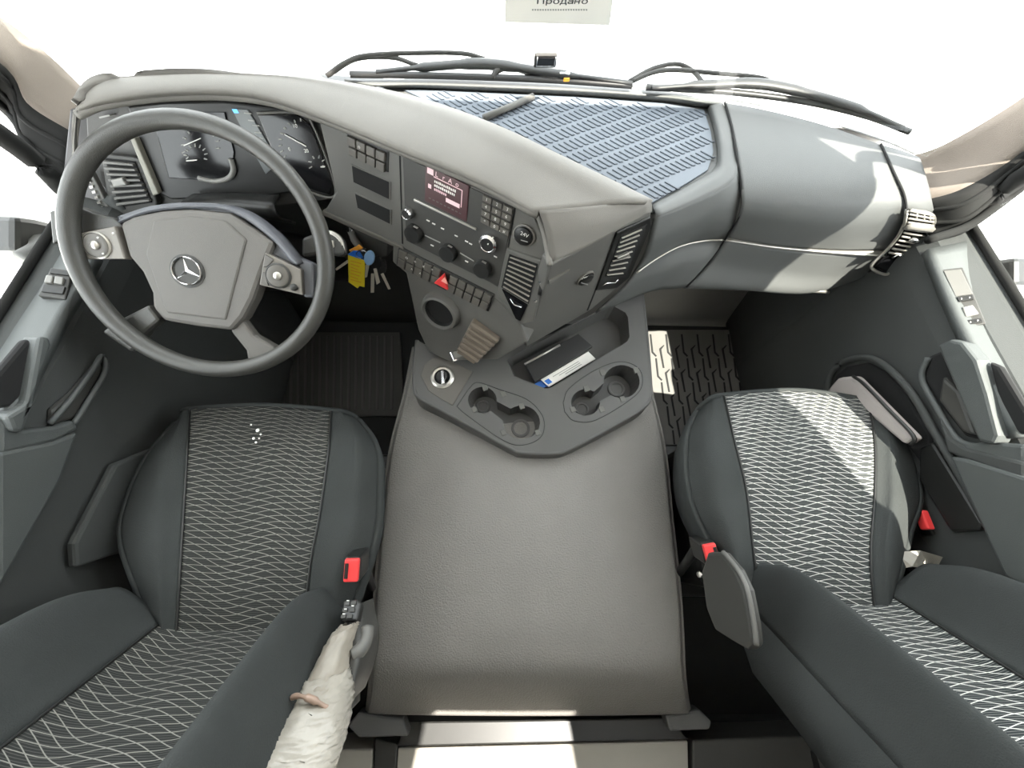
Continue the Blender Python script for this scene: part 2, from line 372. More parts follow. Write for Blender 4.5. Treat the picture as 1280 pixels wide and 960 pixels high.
slab('mat_body', ((330, 415), (500, 415), (505, 520), (300, 520)), dmp, 0, -.013, mat('dark_floor_rubber', (.055, .053, .048), .7), dm, .003)
for i in range(17):
    x = 345 + i*9
    slab('ridge', ((x, 420), (x+3, 420), (x+2, 512), (x-1, 512)), dmp, .004, -.002, mat('ridge_rubber', (.075, .073, .066), .65) if i == 0 else bpy.data.materials['ridge_rubber'], dm, .001)

# ================================================================ DASHBOARD
db = empty('dashboard', (0, .75, .5), 'grey wraparound truck dashboard angled toward the driver', 'dashboard')
far = zrow((97, 129, .975), (130, 101, .98), (210, 93, .98), (300, 92, .98), (400, 98, .975), (510, 119, .965), (610, 153, .955), (710, 200, .945), (812, 250, .925))
far0 = zrow((99, 130, .90), (132, 102, .86), (211, 93.5, .855), (300, 92.5, .855), (400, 98.5, .855), (510, 119.5, .855), (610, 153.5, .85), (710, 200.5, .85), (812, 250.5, .85))
near = zrow((96, 136, .975), (130, 125, .985), (205, 116, .985), (280, 115, .985), (345, 124, .982), (420, 150, .975), (510, 187, .965), (600, 224, .955), (674, 264, .94))
lip = zrow((98, 150, .955), (132, 135, .96), (206, 125, .96), (279, 124, .96), (343, 133, .957), (417, 159, .95), (507, 196, .94), (597, 234, .93), (671, 272, .925))
mid = [(a+b)/2+V((0, 0, 0 if i == 0 else .012 if i < 7 else .006 if i < 8 else 0)) for i, (a, b) in enumerate(zip(far, near))]
loft('hood_pad', [far0, far, mid, near, lip], 70, 30, PAD, db, solid=.008)
tube('hood_lip', [a.lerp(b, .55) for a, b in zip(near, lip)], .0075, PAD, db, 10, res=60)
loft('hood_end', [[near[-1]+V((0, 0, .001)), mid[-1]+V((0, -.001, .001)), far[-1]], zrow((683, 292, .912), (750, 279, .915), (815, 256, .916)), zrow((689, 331, .868), (750, 300, .885), (815, 264, .902))], 16, 12, PAD, db)
tube('lip_edge', zrow((660, 263, .92), (672, 268, .915), (680, 290, .90), (685, 315, .88), (687, 332, .868)), .006, PAD, db, res=16)
loft('hood_side', [zrow((97, 129, .975), (96, 136, .975), (98, 150, .955)), zrow((91, 180, .93), (92, 182, .93), (96, 184, .925)), zrow((94, 215, .88), (95, 216, .88), (99, 217, .87))], 6, 12, PAD, db)

CL = Plane(Z(300, 130, .955), Z(300, 240, .81), Z(300, 130, .955)+V((1, -.04, 0)))
slab('dash_end', ((70, 140), (120, 130), (160, 200), (170, 285), (120, 300), (60, 260)), CL, -.03, -.05, BLK, db, .003)
slab('binnacle_panel', ((100, 142), (200, 122), (290, 122), (345, 131), (398, 148), (420, 235), (412, 252), (330, 262), (150, 268), (105, 215)), CL, -.012, -.03, DPL, db, .003)
cl = slab('instrument_cluster', ((158, 132), (205, 127), (280, 126), (340, 134), (385, 145), (418, 228), (414, 247), (372, 240), (330, 246), (215, 250), (195, 240)), CL, 0, -.012, BLK, db, .004)
slab('gauge_glass', ((323, 143), (372, 143), (388, 155), (416, 228), (412, 243), (374, 232), (347, 202)), CL, .003, 0, GLB, cl, .003)
slab('gauge_glass', ((190, 140), (282, 140), (294, 190), (290, 222), (268, 226), (212, 222)), CL, .003, 0, GLB, cl, .003)
tube('gauge_bezel', [CL(x, y, .004) for x, y in ((323, 141), (374, 141), (392, 155), (419, 228), (414, 246), (372, 234))], .0025, PLA, cl, res=40)
tube('gauge_bezel', [CL(x, y, .004) for x, y in ((250, 222), (270, 226), (287, 222), (293, 212), (290, 198))], .005, ROCK, cl, res=24)
slab('trip_screen', ((291, 136), (310, 137), (337, 182), (346, 205), (333, 217), (318, 190)), CL, .003, 0, SCG, cl)
slab('screen_icon', ((291, 136), (297, 136), (300, 141), (294, 141)), CL, .0038, .003, SCB, cl)
for i, (x, y, l) in enumerate(((306, 140, 9), (311, 149, 8), (316, 155, 9), (319, 164, 9), (325, 171, 5), (331, 181, 5))):
    slab('screen_text', ((x, y), (x+l, y+1), (x+l+.5, y+2.6), (x+.5, y+1.6)), CL, .0038, .003, DIM, cl)
def gauge(cx, cy, r, ndl, a0, a1, k):
    for i in range(k):
        a = a0+(a1-a0)*i/(k-1); c_, s_ = math.cos(a), math.sin(a)
        slab('gauge_tick', ((cx+r*c_-1*s_, cy+r*s_+1*c_), (cx+r*c_+.6*s_, cy+r*s_-.6*c_), (cx+(r+4)*c_+.6*s_, cy+(r+4)*s_-.6*c_), (cx+(r+4)*c_-.6*s_, cy+(r+4)*s_+.6*c_)), CL, .0045, .003, DIM, cl)
    if ndl:
        (x0, y0), (x1, y1) = ndl
        slab('gauge_needle', ((x0, y0-.6), (x1, y1-.6), (x1, y1+.8), (x0, y0+.8)), CL, .006, .0045, WHT, cl)
gauge(380, 178, 27, ((357, 167), (384, 182)), 2.5, 4.6, 9)
gauge(397, 204, 7, ((402, 207.5), (407, 207.5)), 2.6, 6.6, 6)
gauge(252, 182, 20, ((232, 181), (253, 172)), 2.4, 6.4, 11)
gauge(246, 194, 11, ((235, 200), (248, 199)), 3.2, 6.6, 8)
for s_, x, y in (('0', 363, 186), ('10', 370, 157), ('20', 384, 188)): ptext(s_, x, y, CL, .009, WHT, cl, .0045)
# left wing of the binnacle: vent and light switch
LV = CL
slab('vent_bezel', ((128, 192), (168, 196), (176, 198), (198, 252), (196, 266), (150, 270), (134, 240)), CL, .004, -.012, DPL, db, .003)
lv = slab('air_vent', ((134, 197), (171, 201), (192, 252), (152, 258)), CL, .006, .002, VOID, db)
QV = ((133, 198), (171, 202), (193, 252), (152, 258))
for i in range(8): slab('slat', cell(QV, 0, 1, i/8+.02, i/8+.075), CL, .013, .005, PLA, lv, .001)
slab('vent_tab', ((146, 222), (160, 219), (166, 228), (150, 231)), CL, .018, .006, ROCK, lv, .002)
slab('trim_strip', ((168, 172), (174, 171), (203, 240), (196, 243)), CL, .012, -.01, mat('olive_trim', (.24, .23, .19), .45), db, .002)
slab('thumbwheel_strip', ((114, 216), (120, 214), (141, 256), (134, 262)), CL, .012, 0, PLA, db, .002)
for i in range(7): slab('thumbwheel_tooth', ((113+i*3, 217+i*6.4), (117+i*3, 216+i*6.4), (118+i*3, 219+i*6.4), (114+i*3, 220+i*6.4)), CL, .016, .004, SILV, db)
slab('lamp_icon', ((124, 146), (137, 143), (138, 145), (125, 148)), CL, .001, -.012, DIM, db)
loft('column_cowl', [[CL(245, 240, .01), CL(300, 239, .01), CL(352, 241, .01)], [CL(245, 243, .05), CL(300, 240, .05), CL(356, 245, .05)], [CL(244, 258, .05), CL(300, 258, .05), CL(362, 262, .05)], [CL(240, 275, -.02), CL(300, 275, -.02), CL(365, 285, -.02)]], 12, 12, BLK, db)
loft('knee_panel_and_shade', [[V((x, .80, .82)) for x in (-.93, -.6, -.36)], [V((x, .80, .70)) for x in (-.93, -.6, -.34)], [V((x, .90, .5)) for x in (-.93, -.6, -.33)], [V((x, .935, .3)) for x in (-.93, -.6, -.32)], [V((x, .885, .012)) for x in (-.93, -.6, -.32)]], 8, 12, DPL, db)  # knee panel; lower part drawn down over the bulkhead as dark footwell shade

# --- driver-facing centre panel
PA = Plane(Z(400, 150, .955), Z(669, 272, .915), Z(650, 395, .70))
slab('centre_panel', ((399, 152), (480, 185), (570, 223), (640, 256), (668, 272), (680, 300), (685, 331), (665, 400), (650, 404), (620, 374), (505, 312), (404, 266), (420, 240)), PA, 0, -.03, PLA, db, .003)
sw = slab('switch_bank', ((433, 164), (487, 189), (486, 216), (437, 193)), PA, .001, -.004, BLK, db, .002)
for r_, Q in enumerate((((435, 168), (484, 191), (483.5, 202), (436, 179.5)), ((437, 182), (483.5, 204), (483, 215), (437.5, 192)))):
    for i in range(4): slab('switch', cell(Q, i/4+.012, (i+1)/4-.012, 0, 1), PA, .007, 0, BUT, sw, .0015)
ptext('o', 452, 182, PA, .009, WHT, sw, .0075, (5, 2.3))
for q in (((441, 207), (487, 227), (487, 248), (443, 227)), ((445, 242), (488, 262), (488, 279), (448, 259))):
    s_ = slab('blank_bay', [(lambda c, p: (c[0]+(p[0]-c[0])*1.08, c[1]+(p[1]-c[1])*1.12))((465, sum(a[1] for a in q)/4), p) for p in q], PA, .002, -.002, PLA, db, .001)
    slab('bay_recess', q, PA, .0028, .001, VOID, s_)
slab('panel_seam', ((499, 190), (500.5, 191), (504, 305), (502.5, 304)), PA, .0008, -.002, VOID, db)
slab('panel_seam', ((643.5, 258), (645, 259), (636, 310), (626, 362), (624.5, 361), (634.5, 310)), PA, .0008, -.002, VOID, db)
# radio
rd = slab('radio', ((504, 195), (642, 259), (630, 330), (622, 358), (612, 352), (508, 300)), PA, .002, -.002, DPL, db, .001)
scr = slab('radio_screen', ((533, 205), (587.5, 231.5), (584, 276), (532, 250)), PA, .004, .001, SCR, rd, .0008)
QS = ((533, 205), (587.5, 231.5), (584, 276), (532, 250))
def sc(name, u0, u1, v0, v1, m): slab(name, cell(QS, u0, u1, v0, v1), PA, .0046, .0038, m, rd)
sc('screen_tab', .05, .19, .03, .19, SCP); sc('screen_icon', .08, .15, .47, .58, SCP); sc('screen_button', .5, .82, .62, .73, SCP)
for (u, s_) in ((.27, 'L'), (.43, 'r'), (.58, 'A'), (.74, 'o')):
    ptext(s_, *quad(*QS, u, .11), PA, .012, SCP, rd, .005, (5, 2.4))
sc('screen_line', .2, .86, .2, .22, SCP); sc('screen_line', .85, .865, .2, .68, SCP)
for v_, u1 in ((.3, .7), (.41, .7), (.52, .5)):
    u = .22
    while u < u1:
        l_ = random.uniform(.02, .035); sc('screen_letter', u, u+l_, v_-random.uniform(.0, .02), v_+.055, WHT if v_ < .5 else SCP); u += l_+.015
for i in range(9): sc('screen_letter', .1+i*.09, .1+i*.09+.05, .84, .87, BUT)
QK = ((604, 241), (643, 259), (637, 296), (601, 277))
for r_ in range(4):
    for c_ in range(3):
        slab('key', cell(QK, c_/3+.02, (c_+1)/3-.02, r_/4+.03, (r_+1)/4-.03), PA, .005, .001, BUT, rd, .001)
        ptext('123456789*0#'[r_*3+c_], *quad(*QK, c_/3+.16, r_/4+.12), PA, .008, WHT, rd, .0055, (5, 2.3))
def knob(name, px, py, r, pl, h, m, par, ring=None):
    c = pl(px, py, .001)
    o = lathe(name, c, pl.n, [(r*1.02, 0), (r, h*.7), (r*.9, h), (r*.6, h), (0, h*.97)], m, par)
    if ring: lathe(name+'_ring', c, pl.n, [(r*1.12, 0), (r*1.12, h*.75), (r*.98, h*.9), (r*.86, h*1.06), (r*.8, h*1.0)], ring, par)
    return o
knob('radio_knob', 512.5, 264, .0105, PA, .016, BLK, rd, CHR)
knob('radio_knob', 612.5, 302, .0165, PA, .014, BLK, rd, CHR)
for a, b in ((-4, -3), (4, 3), (4, -3), (-2, 5)): slab('knob_dot', circ(612+a, 300+b, .9, 6), PA.shift(.015), .001, -.001, WHT, rd)
slab('radio_ledge', ((519, 247), (596, 284), (597, 287), (519, 250)), PA, .006, 0, SILV, rd, .001)
for x, y in ((519.5, 290), (562.5, 314), (605, 334)):
    d_ = knob('climate_dial', x, y, .0185, PA, .016, BLK, db)
    slab('dial_marker', ((x-2, y-8), (x+3, y-5), (x+2, y-4), (x-3, y-7)), PA.shift(.017), .0008, -.002, SILV, d_)
for (a, b), (c_, d_) in (((532, 293), (551, 302)), ((576, 315), (593, 325))): slab('panel_line', ((a, b), (c_, d_), (c_, d_+1.3), (a, b+1.3)), PA, .003, 0, DIM, db)
for x, y in ((536, 275), (543, 279), (554, 285), (571, 294), (584, 301), (589, 304), (541, 306), (584, 326), (604, 310), (620, 320), (626, 288)):
    slab('panel_icon', ((x-2, y-1.4), (x+2, y+.4), (x+1.6, y+1.6), (x-2, y-.2)), PA, .0032, 0, WHT, db)
def socket(px, py, pl, r, par, du):
    s_ = lathe('power_socket', pl(px, py, 0), pl.n, [(r*1.15, -.001), (r*1.15, .003), (r, .004), (r, .008), (r*.8, .0095), (0, .0095)], BLK, par)
    lathe('socket_ring', pl(px, py, 0), pl.n, [(r*1.28, -.002), (r*1.28, .004), (r*1.15, .005)], PAD, s_)
    P2 = pl.shift(.0098)
    text('24V', P2(px, py), du, pl.n, r*.62, WHT, s_)
    slab('socket_bar', ((px-4.5, py+6), (px+4, py+8.5), (px+4, py+9.5), (px-4.5, py+7)), P2, .0004, -.0005, DIM, s_)
    return s_
socket(655.5, 293.5, PA, .0165, db, PA(665, 298)-PA(655, 293.5))
# vent beside the radio
slab('vent_bezel', ((634, 309), (678, 324), (682, 340), (668, 400), (651, 405), (622, 366), (627, 340)), PA, .005, -.004, PLA, db, .003)
QW = ((638, 316), (673.5, 328.5), (662, 378), (628, 357))
av = slab('air_vent', QW, PA, .0062, .003, VOID, db)
for i in range(8): slab('slat', cell(QW, .06, .97, (i+.4)/8, (i+.5)/8), PA, .0105, .004, BEIGE, av, .0008)
slab('vent_plate', ((629, 359), (661, 379), (652, 399), (646, 396)), PA, .008, .004, GLB, av, .001)
tube('vent_lever', [PA(640, 370, .01), PA(645, 377, .012), PA(654, 381, .01)], .0018, CHR, av, 6)
lathe('vent_wheel', PA(677, 362, -.006), (PA(677, 362)-PA(680, 345)).cross(PA.n), [(0, -.004), (.017, -.004), (.017, .004), (0, .004)], BLK, db)
for x, y in ((677, 351), (671, 374)): lathe('vent_screw', PA(x, y, .004), PA.n, [(.004, 0), (.004, .004), (0, .005)], CHR, db, 10)
# lower part: switch strip, cup, brake lever
LO = Plane(PA(505, 308), PA(640, 385), Z(545, 440, .49))
slab('lower_fascia', ((490, 306), (505, 306), (622, 372), (652, 405), (660, 428), (622, 450), (560, 452), (535, 440), (522, 412), (514, 375), (507, 342), (490, 328)), LO, 0, -.05, PLA, db, .006)
sp_ = slab('switch_strip', ((499, 307), (619, 367.5), (611, 389), (496, 331)), LO, .004, -.004, BLK, db, .002)
QB = ((500.5, 309.5), (617, 368.5), (610, 387), (498, 330))
for r_ in range(2):
    for i in range(11):
        if i == 5: continue
        slab('switch', cell(QB, i/11+.006, (i+1)/11-.006, r_*.52, r_*.52+.46), LO, .0085, .002, BUT, sp_, .0012)
for i, s_ in ((1, 'o'), (2, '+'), (3, 'x'), (4, '*')): ptext(s_, *quad(*QB, (i-.5)/11+.05, .22), LO, .012, WHT, sp_, .009, (5, 2.6))
for i in (2, 3): ptext('^', *quad(*QB, (i-.5)/11+.03, .78), LO, .012, WHT, sp_, .009, (5, 2.6))
hz = slab('hazard_switch', ((557, 340), (563, 359), (546, 350)), LO, .014, .002, RED, sp_.parent, .0015)
slab('hazard_mark', ((556, 346), (559.5, 355.5), (551.5, 351)), LO.shift(.014), .0006, -.001, REDL, hz)
cc = LO(552, 388)
ring = lathe('cup_socket', cc, LO.n, [(.036, .0), (.038, .014), (.041, .02), (.046, .018), (.05, .004), (.051, -.01)], PLA, db, 36)
lathe('cup_floor', cc, LO.n, [(.036, .003), (0, .003)], VOID, ring)
lathe('cup_throat', cc, LO.n, [(.0375, .013), (.034, .0045), (.0, .0045)], VOID, ring)

# --- cap facing the passenger side
KA = Plane(Z(690, 332, .868), Z(814, 265, .90), Z(658, 430, .56))
slab('end_cap', ((688, 332), (815, 263), (812, 280), (792, 335), (772, 360), (738, 388), (658, 434), (654, 405), (668, 398)), KA, 0, -.03, PLA, db, .004)
QX = ((773, 290), (810, 275), (778, 352), (750, 352))
slab('vent_bezel', ((770, 289), (812, 270), (813, 282), (786, 345), (770, 359), (744, 362)), KA, .004, -.002, BLK, db, .002)
ev = slab('air_vent', ((775, 292), (807, 278), (780, 342), (755, 344)), KA, .0052, .003, VOID, db)
QX = ((775, 292), (807, 278), (780, 342), (755, 344))
for i in range(9): slab('slat', cell(QX, .03, .82, (i+.44)/9, (i+.53)/9), KA, .0085, .004, BEIGE, ev, .0006)
slab('vent_tab', ((768, 317), (782, 311), (783, 314), (769, 320)), KA, .013, .006, SILV, ev, .001)
tube('vent_lever', [KA(751, 354, .007), KA(756, 350, .009), KA(766, 350, .009), KA(770, 346, .008)], .0018, CHR, ev, 6)
slab('cap_seam', ((773, 289), (774, 290), (735, 388), (733.5, 388)), KA, .0008, -.002, VOID, db)
socket(731, 347, KA, .0165, db, KA(741, 344)-KA(731, 347))
slab('cap_facet', ((686, 350), (712, 336), (686, 354)), KA, .003, -.002, PAD, db)

# --- open tray on the dash top and the passenger side
loft('tray_rim', [zrow((430, 99, .86), (560, 99, .86), (720, 106, .86), (830, 114, .86), (903, 127, .86)), zrow((470, 107, .86), (545, 106, .862), (720, 113, .862), (830, 121, .862), (893, 130, .862)), zrow((480, 110, .842), (545, 112, .842), (720, 120, .842), (830, 128, .842), (884, 136, .842))], 40, 8, DASH, db)
crest = zrow((904, 128, .86), (914, 160, .86), (921, 200, .86), (917, 224, .857), (880, 246, .857), (822, 270, .862))
loft('tray_rim', [zrow((884, 134, .842), (891, 160, .842), (896, 192, .842), (891, 212, .842), (862, 230, .842), (815, 256, .842)), zrow((890, 131, .862), (899, 160, .862), (904, 195, .862), (899, 217, .861), (867, 236, .861), (817, 261, .863)), crest], 40, 8, DASH, db)
loft('tray_front', [zrow((921, 200, .86), (917, 224, .857), (880, 246, .857), (820, 270, .862)), zrow((926, 240, .83), (918, 255, .81), (880, 272, .80), (812, 302, .80)), zrow((918, 278, .76), (905, 285, .745), (868, 292, .74), (806, 320, .74)), zrow((905, 300, .70), (890, 301, .69), (850, 308, .69), (796, 338, .69)), zrow((890, 322, .655), (876, 326, .65), (838, 334, .645), (780, 360, .645)), zrow((858, 359, .57), (843, 361, .57), (812, 365, .57), (745, 392, .57))], 30, 30, DASH, db)
tube('chrome_line', zrow((904, 300, .701), (880, 301, .696), (850, 308, .694), (820, 324, .694), (796, 341, .692)), .0022, SILV, db, 6, res=24)
mk('tray_floor', [Z(x, y, .838) for x, y in ((400, 95), (885, 128), (905, 210), (815, 268), (690, 265))], [(0, 1, 2, 3, 4)], DASH, db, solid=.004)
gb = zrow((907, 128, .86), (960, 138, .86), (1030, 156, .86), (1101, 181, .86))
glove = loft('glovebox_lid', [gb, zrow((921, 190, .858), (970, 193, .858), (1045, 203, .858), (1117, 217, .858)), zrow((927, 235, .84), (980, 238, .84), (1055, 243, .84), (1129, 247, .84)), zrow((926, 262, .805), (980, 268, .80), (1055, 272, .80), (1131, 272, .80)), zrow((915, 285, .745), (975, 294, .735), (1050, 300, .735), (1124, 297, .74)), zrow((908, 297, .705), (970, 307, .70), (1045, 313, .70), (1114, 312, .71))], 36, 30, DASH, db)
loft('glovebox_step', [zrow((908, 297, .705), (970, 307, .70), (1045, 313, .70), (1112, 313, .71)), zrow((906, 301, .70), (968, 311, .695), (1043, 318, .695), (1106, 321, .70))], 20, 3, PAD, db)
tube('chrome_line', zrow((905, 300, .702), (968, 309, .70), (1043, 316, .70), (1106, 320, .704)), .0022, SILV, db, 6, res=24)
loft('lower_lid', [zrow((906, 300, .70), (968, 310, .695), (1043, 317, .695), (1108, 320, .70)), zrow((885, 330, .63), (955, 338, .625), (1030, 345, .625), (1095, 338, .64)), zrow((858, 359, .57), (930, 363, .565), (1010, 367, .565), (1085, 345, .60)), [V((.45, .72, .53)), V((.58, .74, .53)), V((.72, .74, .53)), V((.85, .70, .56))], [V((.43, .96, .50)), V((.58, .96, .50)), V((.75, .96, .50)), V((.9, .94, .50))]], 30, 30, DASH, db)
tube('lid_handle', zrow((905, 357, .575), (940, 359, .575), (990, 362, .575), (1036, 365, .575)), .005, SILV, db, 8, res=16)
tube('lid_seam', zrow((906, 128, .861), (915, 160, .861), (922, 200, .861), (927, 240, .834), (925, 268, .79), (906, 300, .702), (885, 330, .634), (858, 359, .572)), .0028, VOID, db, 6, res=50)
# right-hand end of the dash with its curved vent
ec = loft('dash_corner', [zrow((1102, 181, .86), (1128, 188, .86), (1150, 197, .86)), zrow((1118, 217, .858), (1140, 220, .856), (1160, 228, .852)), zrow((1130, 247, .84), (1150, 250, .835), (1166, 256, .825)), zrow((1132, 272, .80), (1152, 277, .79), (1169, 280, .775)), zrow((1125, 297, .745), (1146, 304, .73), (1160, 305, .725)), zrow((1112, 318, .70), (1132, 325, .69), (1142, 322, .69)), zrow((1086, 340, .65), (1106, 346, .645), (1120, 340, .65))], 14, 30, DASH, db)
tube('lid_seam', zrow((1101, 180, .861), (1118, 217, .86), (1131, 247, .842), (1132, 274, .80), (1124, 298, .745), (1108, 320, .702), (1086, 340, .652)), .0025, VOID, db, 6, res=40)
vb = loft('air_vent', [zrow((1134, 262, .826), (1150, 264, .822), (1163, 268, .812)), zrow((1131, 280, .792), (1149, 284, .782), (1164, 284, .778)), zrow((1122, 297, .752), (1142, 303, .738), (1157, 303, .736)), zrow((1108, 315, .713), (1128, 323, .70), (1140, 319, .705)), zrow((1091, 333, .672), (1106, 341, .665), (1117, 335, .67))], 12, 24, GLB, db, solid=-.004)
tube('vent_bezel', zrow((1134, 262, .83), (1164, 268, .818), (1167, 284, .785), (1159, 304, .742), (1141, 321, .712), (1118, 337, .678), (1106, 343, .672), (1089, 333, .68), (1108, 313, .722), (1122, 296, .758), (1131, 279, .798)), .0035, SILV, db, 8, res=60, closed=True)
def vrow(t, off=.006):   # position along the curved vent
    L_ = [(1134, 262, .83), (1131, 280, .797), (1122, 297, .757), (1108, 315, .718), (1091, 333, .677)]; R_ = [(1162, 268, .818), (1163, 284, .783), (1155, 303, .741), (1138, 319, .711), (1115, 335, .676)]
    j = min(int(t*4), 3); f = t*4-j
    return Z(*lerp(L_[j], L_[j+1], f))+V((0, -off*.6, off)), Z(*lerp(R_[j], R_[j+1], f))+V((0, -off*.6, off))
for t in (.04, .1, .17, .24): a, b = vrow(t); tube('slat', [a, b], .0022, BEIGE, vb, 6)
for u in (.3, .6, .85):
    a, b = vrow(.03); c_, d_ = vrow(.17); tube('slat', [a.lerp(b, u), c_.lerp(d_, u)], .0018, BEIGE, vb, 6)
a, b = vrow(.3); tube('vent_bar', [a, b], .009, PAD, vb, 8)
for t in (.42, .49, .56, .63, .7, .77): a, b = vrow(t); tube('slat', [a.lerp(b, .04), a.lerp(b, .9)], .0022, BEIGE, vb, 6)
a, b = vrow(.53, .012); tube('vent_tab', [a.lerp(b, .3), a.lerp(b, .7)], .006, CHR, vb, 8)
a, b = vrow(.85, .009); tube('vent_lever', [a.lerp(b, .3), a.lerp(b, .4)+V((0, 0, .01)), a.lerp(b, .8)+V((0, 0, .008)), a.lerp(b, .85)], .0025, CHR, vb, 6)

# --- ribbed mat lying in the tray
MZ = .846
rm = empty('dash_mat', Z(760, 170, MZ), 'blue grey ribbed rubber mat lying in the dashboard tray', 'mat')
MP = Plane(Z(700, 150, MZ), Z(800, 150, MZ), Z(750, 220, MZ))
mpoly = ((505, 112), (545, 113), (720, 121), (830, 129), (880, 137), (889, 165), (892, 190), (885, 212), (860, 228), (812, 255), (740, 222), (690, 198), (610, 160))
slab('mat_sheet', mpoly, MP, 0, -.006, MATR, rm, .001)
def inside(x, y, P):
    c = False; j = len(P)-1
    for i in range(len(P)):
        if (P[i][1] > y) != (P[j][1] > y) and x < (P[j][0]-P[i][0])*(y-P[i][1])/(P[j][1]-P[i][1])+P[i][0]: c = not c
        j = i
    return c
inner = [(700+(x-700)*.965+1, 170+(y-170)*.93) for x, y in mpoly]
o0 = MP(800, 180); ea = MP(806.4, 177.6)-o0; es = MP(815.5, 188.5)-o0; er = MP(803, 198)-o0
eb = es.normalized(); ew = MP.n.cross(eb)
L_ = es.length
rv = [ew*-.0011+eb*0, ew*.0011, ew*.0011+eb*L_*.9, ew*.0055+eb*L_, ew*.0045+eb*(L_+.002), ew*-.0011+eb*L_*.94]
rib = None; cnt = 0
for j in range(-9, 9):
    for i in range(-70, 50):
        p = o0+ea*i+er*j+ea*(j*.4)
        q = p+es*.5; d = ROT.transposed() @ (q-CAM); qx, qy = 640+FPX*d.x/-d.z, 480-FPX*d.y/-d.z
        if not inside(qx, qy, inner) or cnt > 299: continue
        if rib is None:
            rib = prism('rib', [p+v for v in rv], MP.n, .0018, -.001, MATD, rm); rc = rib.location+wloc(rm)-p
        else:
            o = rib.copy(); COL.objects.link(o); o.location = p+rc-wloc(rm)
        cnt += 1
bar = tube('divider_bar', [MP(605, 152, .008), MP(640, 137, .008), MP(666, 125, .008)], .0075, PLA, None, 10); tag(bar, 'short dark rubber bar standing across the ribbed dash mat', 'bar')

# ================================================================ STEERING WHEEL
TILT, YAW = math.radians(38.7), math.radians(6.4)
WC = V((-.612, .495, .852)); WR = .216
wa = V((math.cos(YAW), math.sin(YAW), 0)); wb = V((-math.sin(YAW)*math.cos(TILT), math.cos(YAW)*math.cos(TILT), math.sin(TILT))); wn = wa.cross(wb)
sw = empty('steering_wheel', WC, 'dark grey leather steering wheel with four spokes and star badge', 'steering wheel')
tube('rim', [WC+wa*(WR*math.cos(a))+wb*(WR*math.sin(a)) for a in [2*math.pi*i/72 for i in range(72)]], .0155, WHEEL, sw, 14, closed=True)
WP = Plane(WC, WC+wa, WC+wb); H = WP.shift(-.012); HL = WP.shift(-.03)
hub = slab('airbag_cover', ((152, 279), (170, 270), (205, 263), (240, 261), (290, 266), (345, 303), (330, 340), (318, 374), (306, 397), (292, 413), (250, 408), (207, 401), (193, 384), (192, 366), (180, 340), (164, 321)), H, .006, -.035, HUBM, sw, .008)
slab('cover_face', ((195, 276), (240, 270), (285, 276), (312, 300), (300, 345), (286, 400), (212, 391), (204, 372), (186, 318)), H, .0085, 0, HUBM, hub, .004)
tr = [((150, 276), (152, 279)), ((180, 262), (190, 266)), ((240, 253), (240, 261)), ((300, 259), (293, 267)), ((345, 288), (340, 299)), ((380, 328), (366, 330))]
loft('hub_arch', [[H(*a, -.012) for a, b in tr], [H((a[0]+b[0])/2, (a[1]+b[1])/2, .006) for a, b in tr], [H(*b, .002) for a, b in tr]], 30, 8, HUBT, sw, solid=.012)
slab('spoke_arm', ((70, 265), (100, 258), (125, 268), (150, 274), (170, 292), (157, 285), (95, 294), (74, 306)), HL, .012, -.016, WHEEL, sw, .006)
slab('spoke_arm', ((345, 300), (378, 322), (396, 330), (396, 372), (382, 372), (379, 338), (340, 318)), HL, .012, -.012, HUBT, sw, .006)
slab('spoke_arm', ((193, 380), (207, 399), (190, 414), (172, 440), (134, 414), (150, 402)), HL, .014, -.012, WHEEL, sw, .006)
slab('spoke_arm', ((292, 412), (307, 398), (322, 418), (350, 434), (330, 458), (314, 452), (312, 437)), HL, .014, -.012, HUBM, sw, .006)
def pod(poly, dial, small, icons, marks):
    p = slab('button_pod', poly, H, .006, -.012, PODM, sw, .002)
    c = H(*dial, .006)
    lathe('pod_ring', c, H.n, [(.0235, -.001), (.0235, .002), (.021, .0035), (.0205, .001)], SILV if not marks else DPL, p)
    lathe('pod_dial', c, H.n, [(.0205, -.001), (.0205, .003), (.018, .0045), (.008, .003), (0, .003)], BUT, p)
    lathe('pod_centre', c, H.n, [(.0075, .002), (.0075, .006), (.005, .0085), (0, .009)], SILV, p, 16)
    lathe('pod_knob', H(*small, .006), H.n, [(.0068, 0), (.0065, .004), (.004, .007), (0, .008)], DPL if marks else BUT, p, 16)
    for x, y in icons: slab('pod_icon', circ(x, y, 1.2, 6), H.shift(.0105), .001, -.001, WHT, p)
    for q in marks: slab('pod_button', q, H, .0085, .004, HUBM, p, .001)
pod(((93, 294), (147, 283), (160, 324), (97, 324)), (125.5, 307), (106, 315), ((122.5, 297), (114.5, 307.5), (129, 317), (141.5, 291.5)), ())
pod(((333, 315), (378, 337), (380, 369), (326, 356)), (350, 345), (369.5, 359), (), (((334, 318), (345, 325), (337, 333), (332, 334)), ((331, 340), (334, 341), (338, 357), (328, 354))))
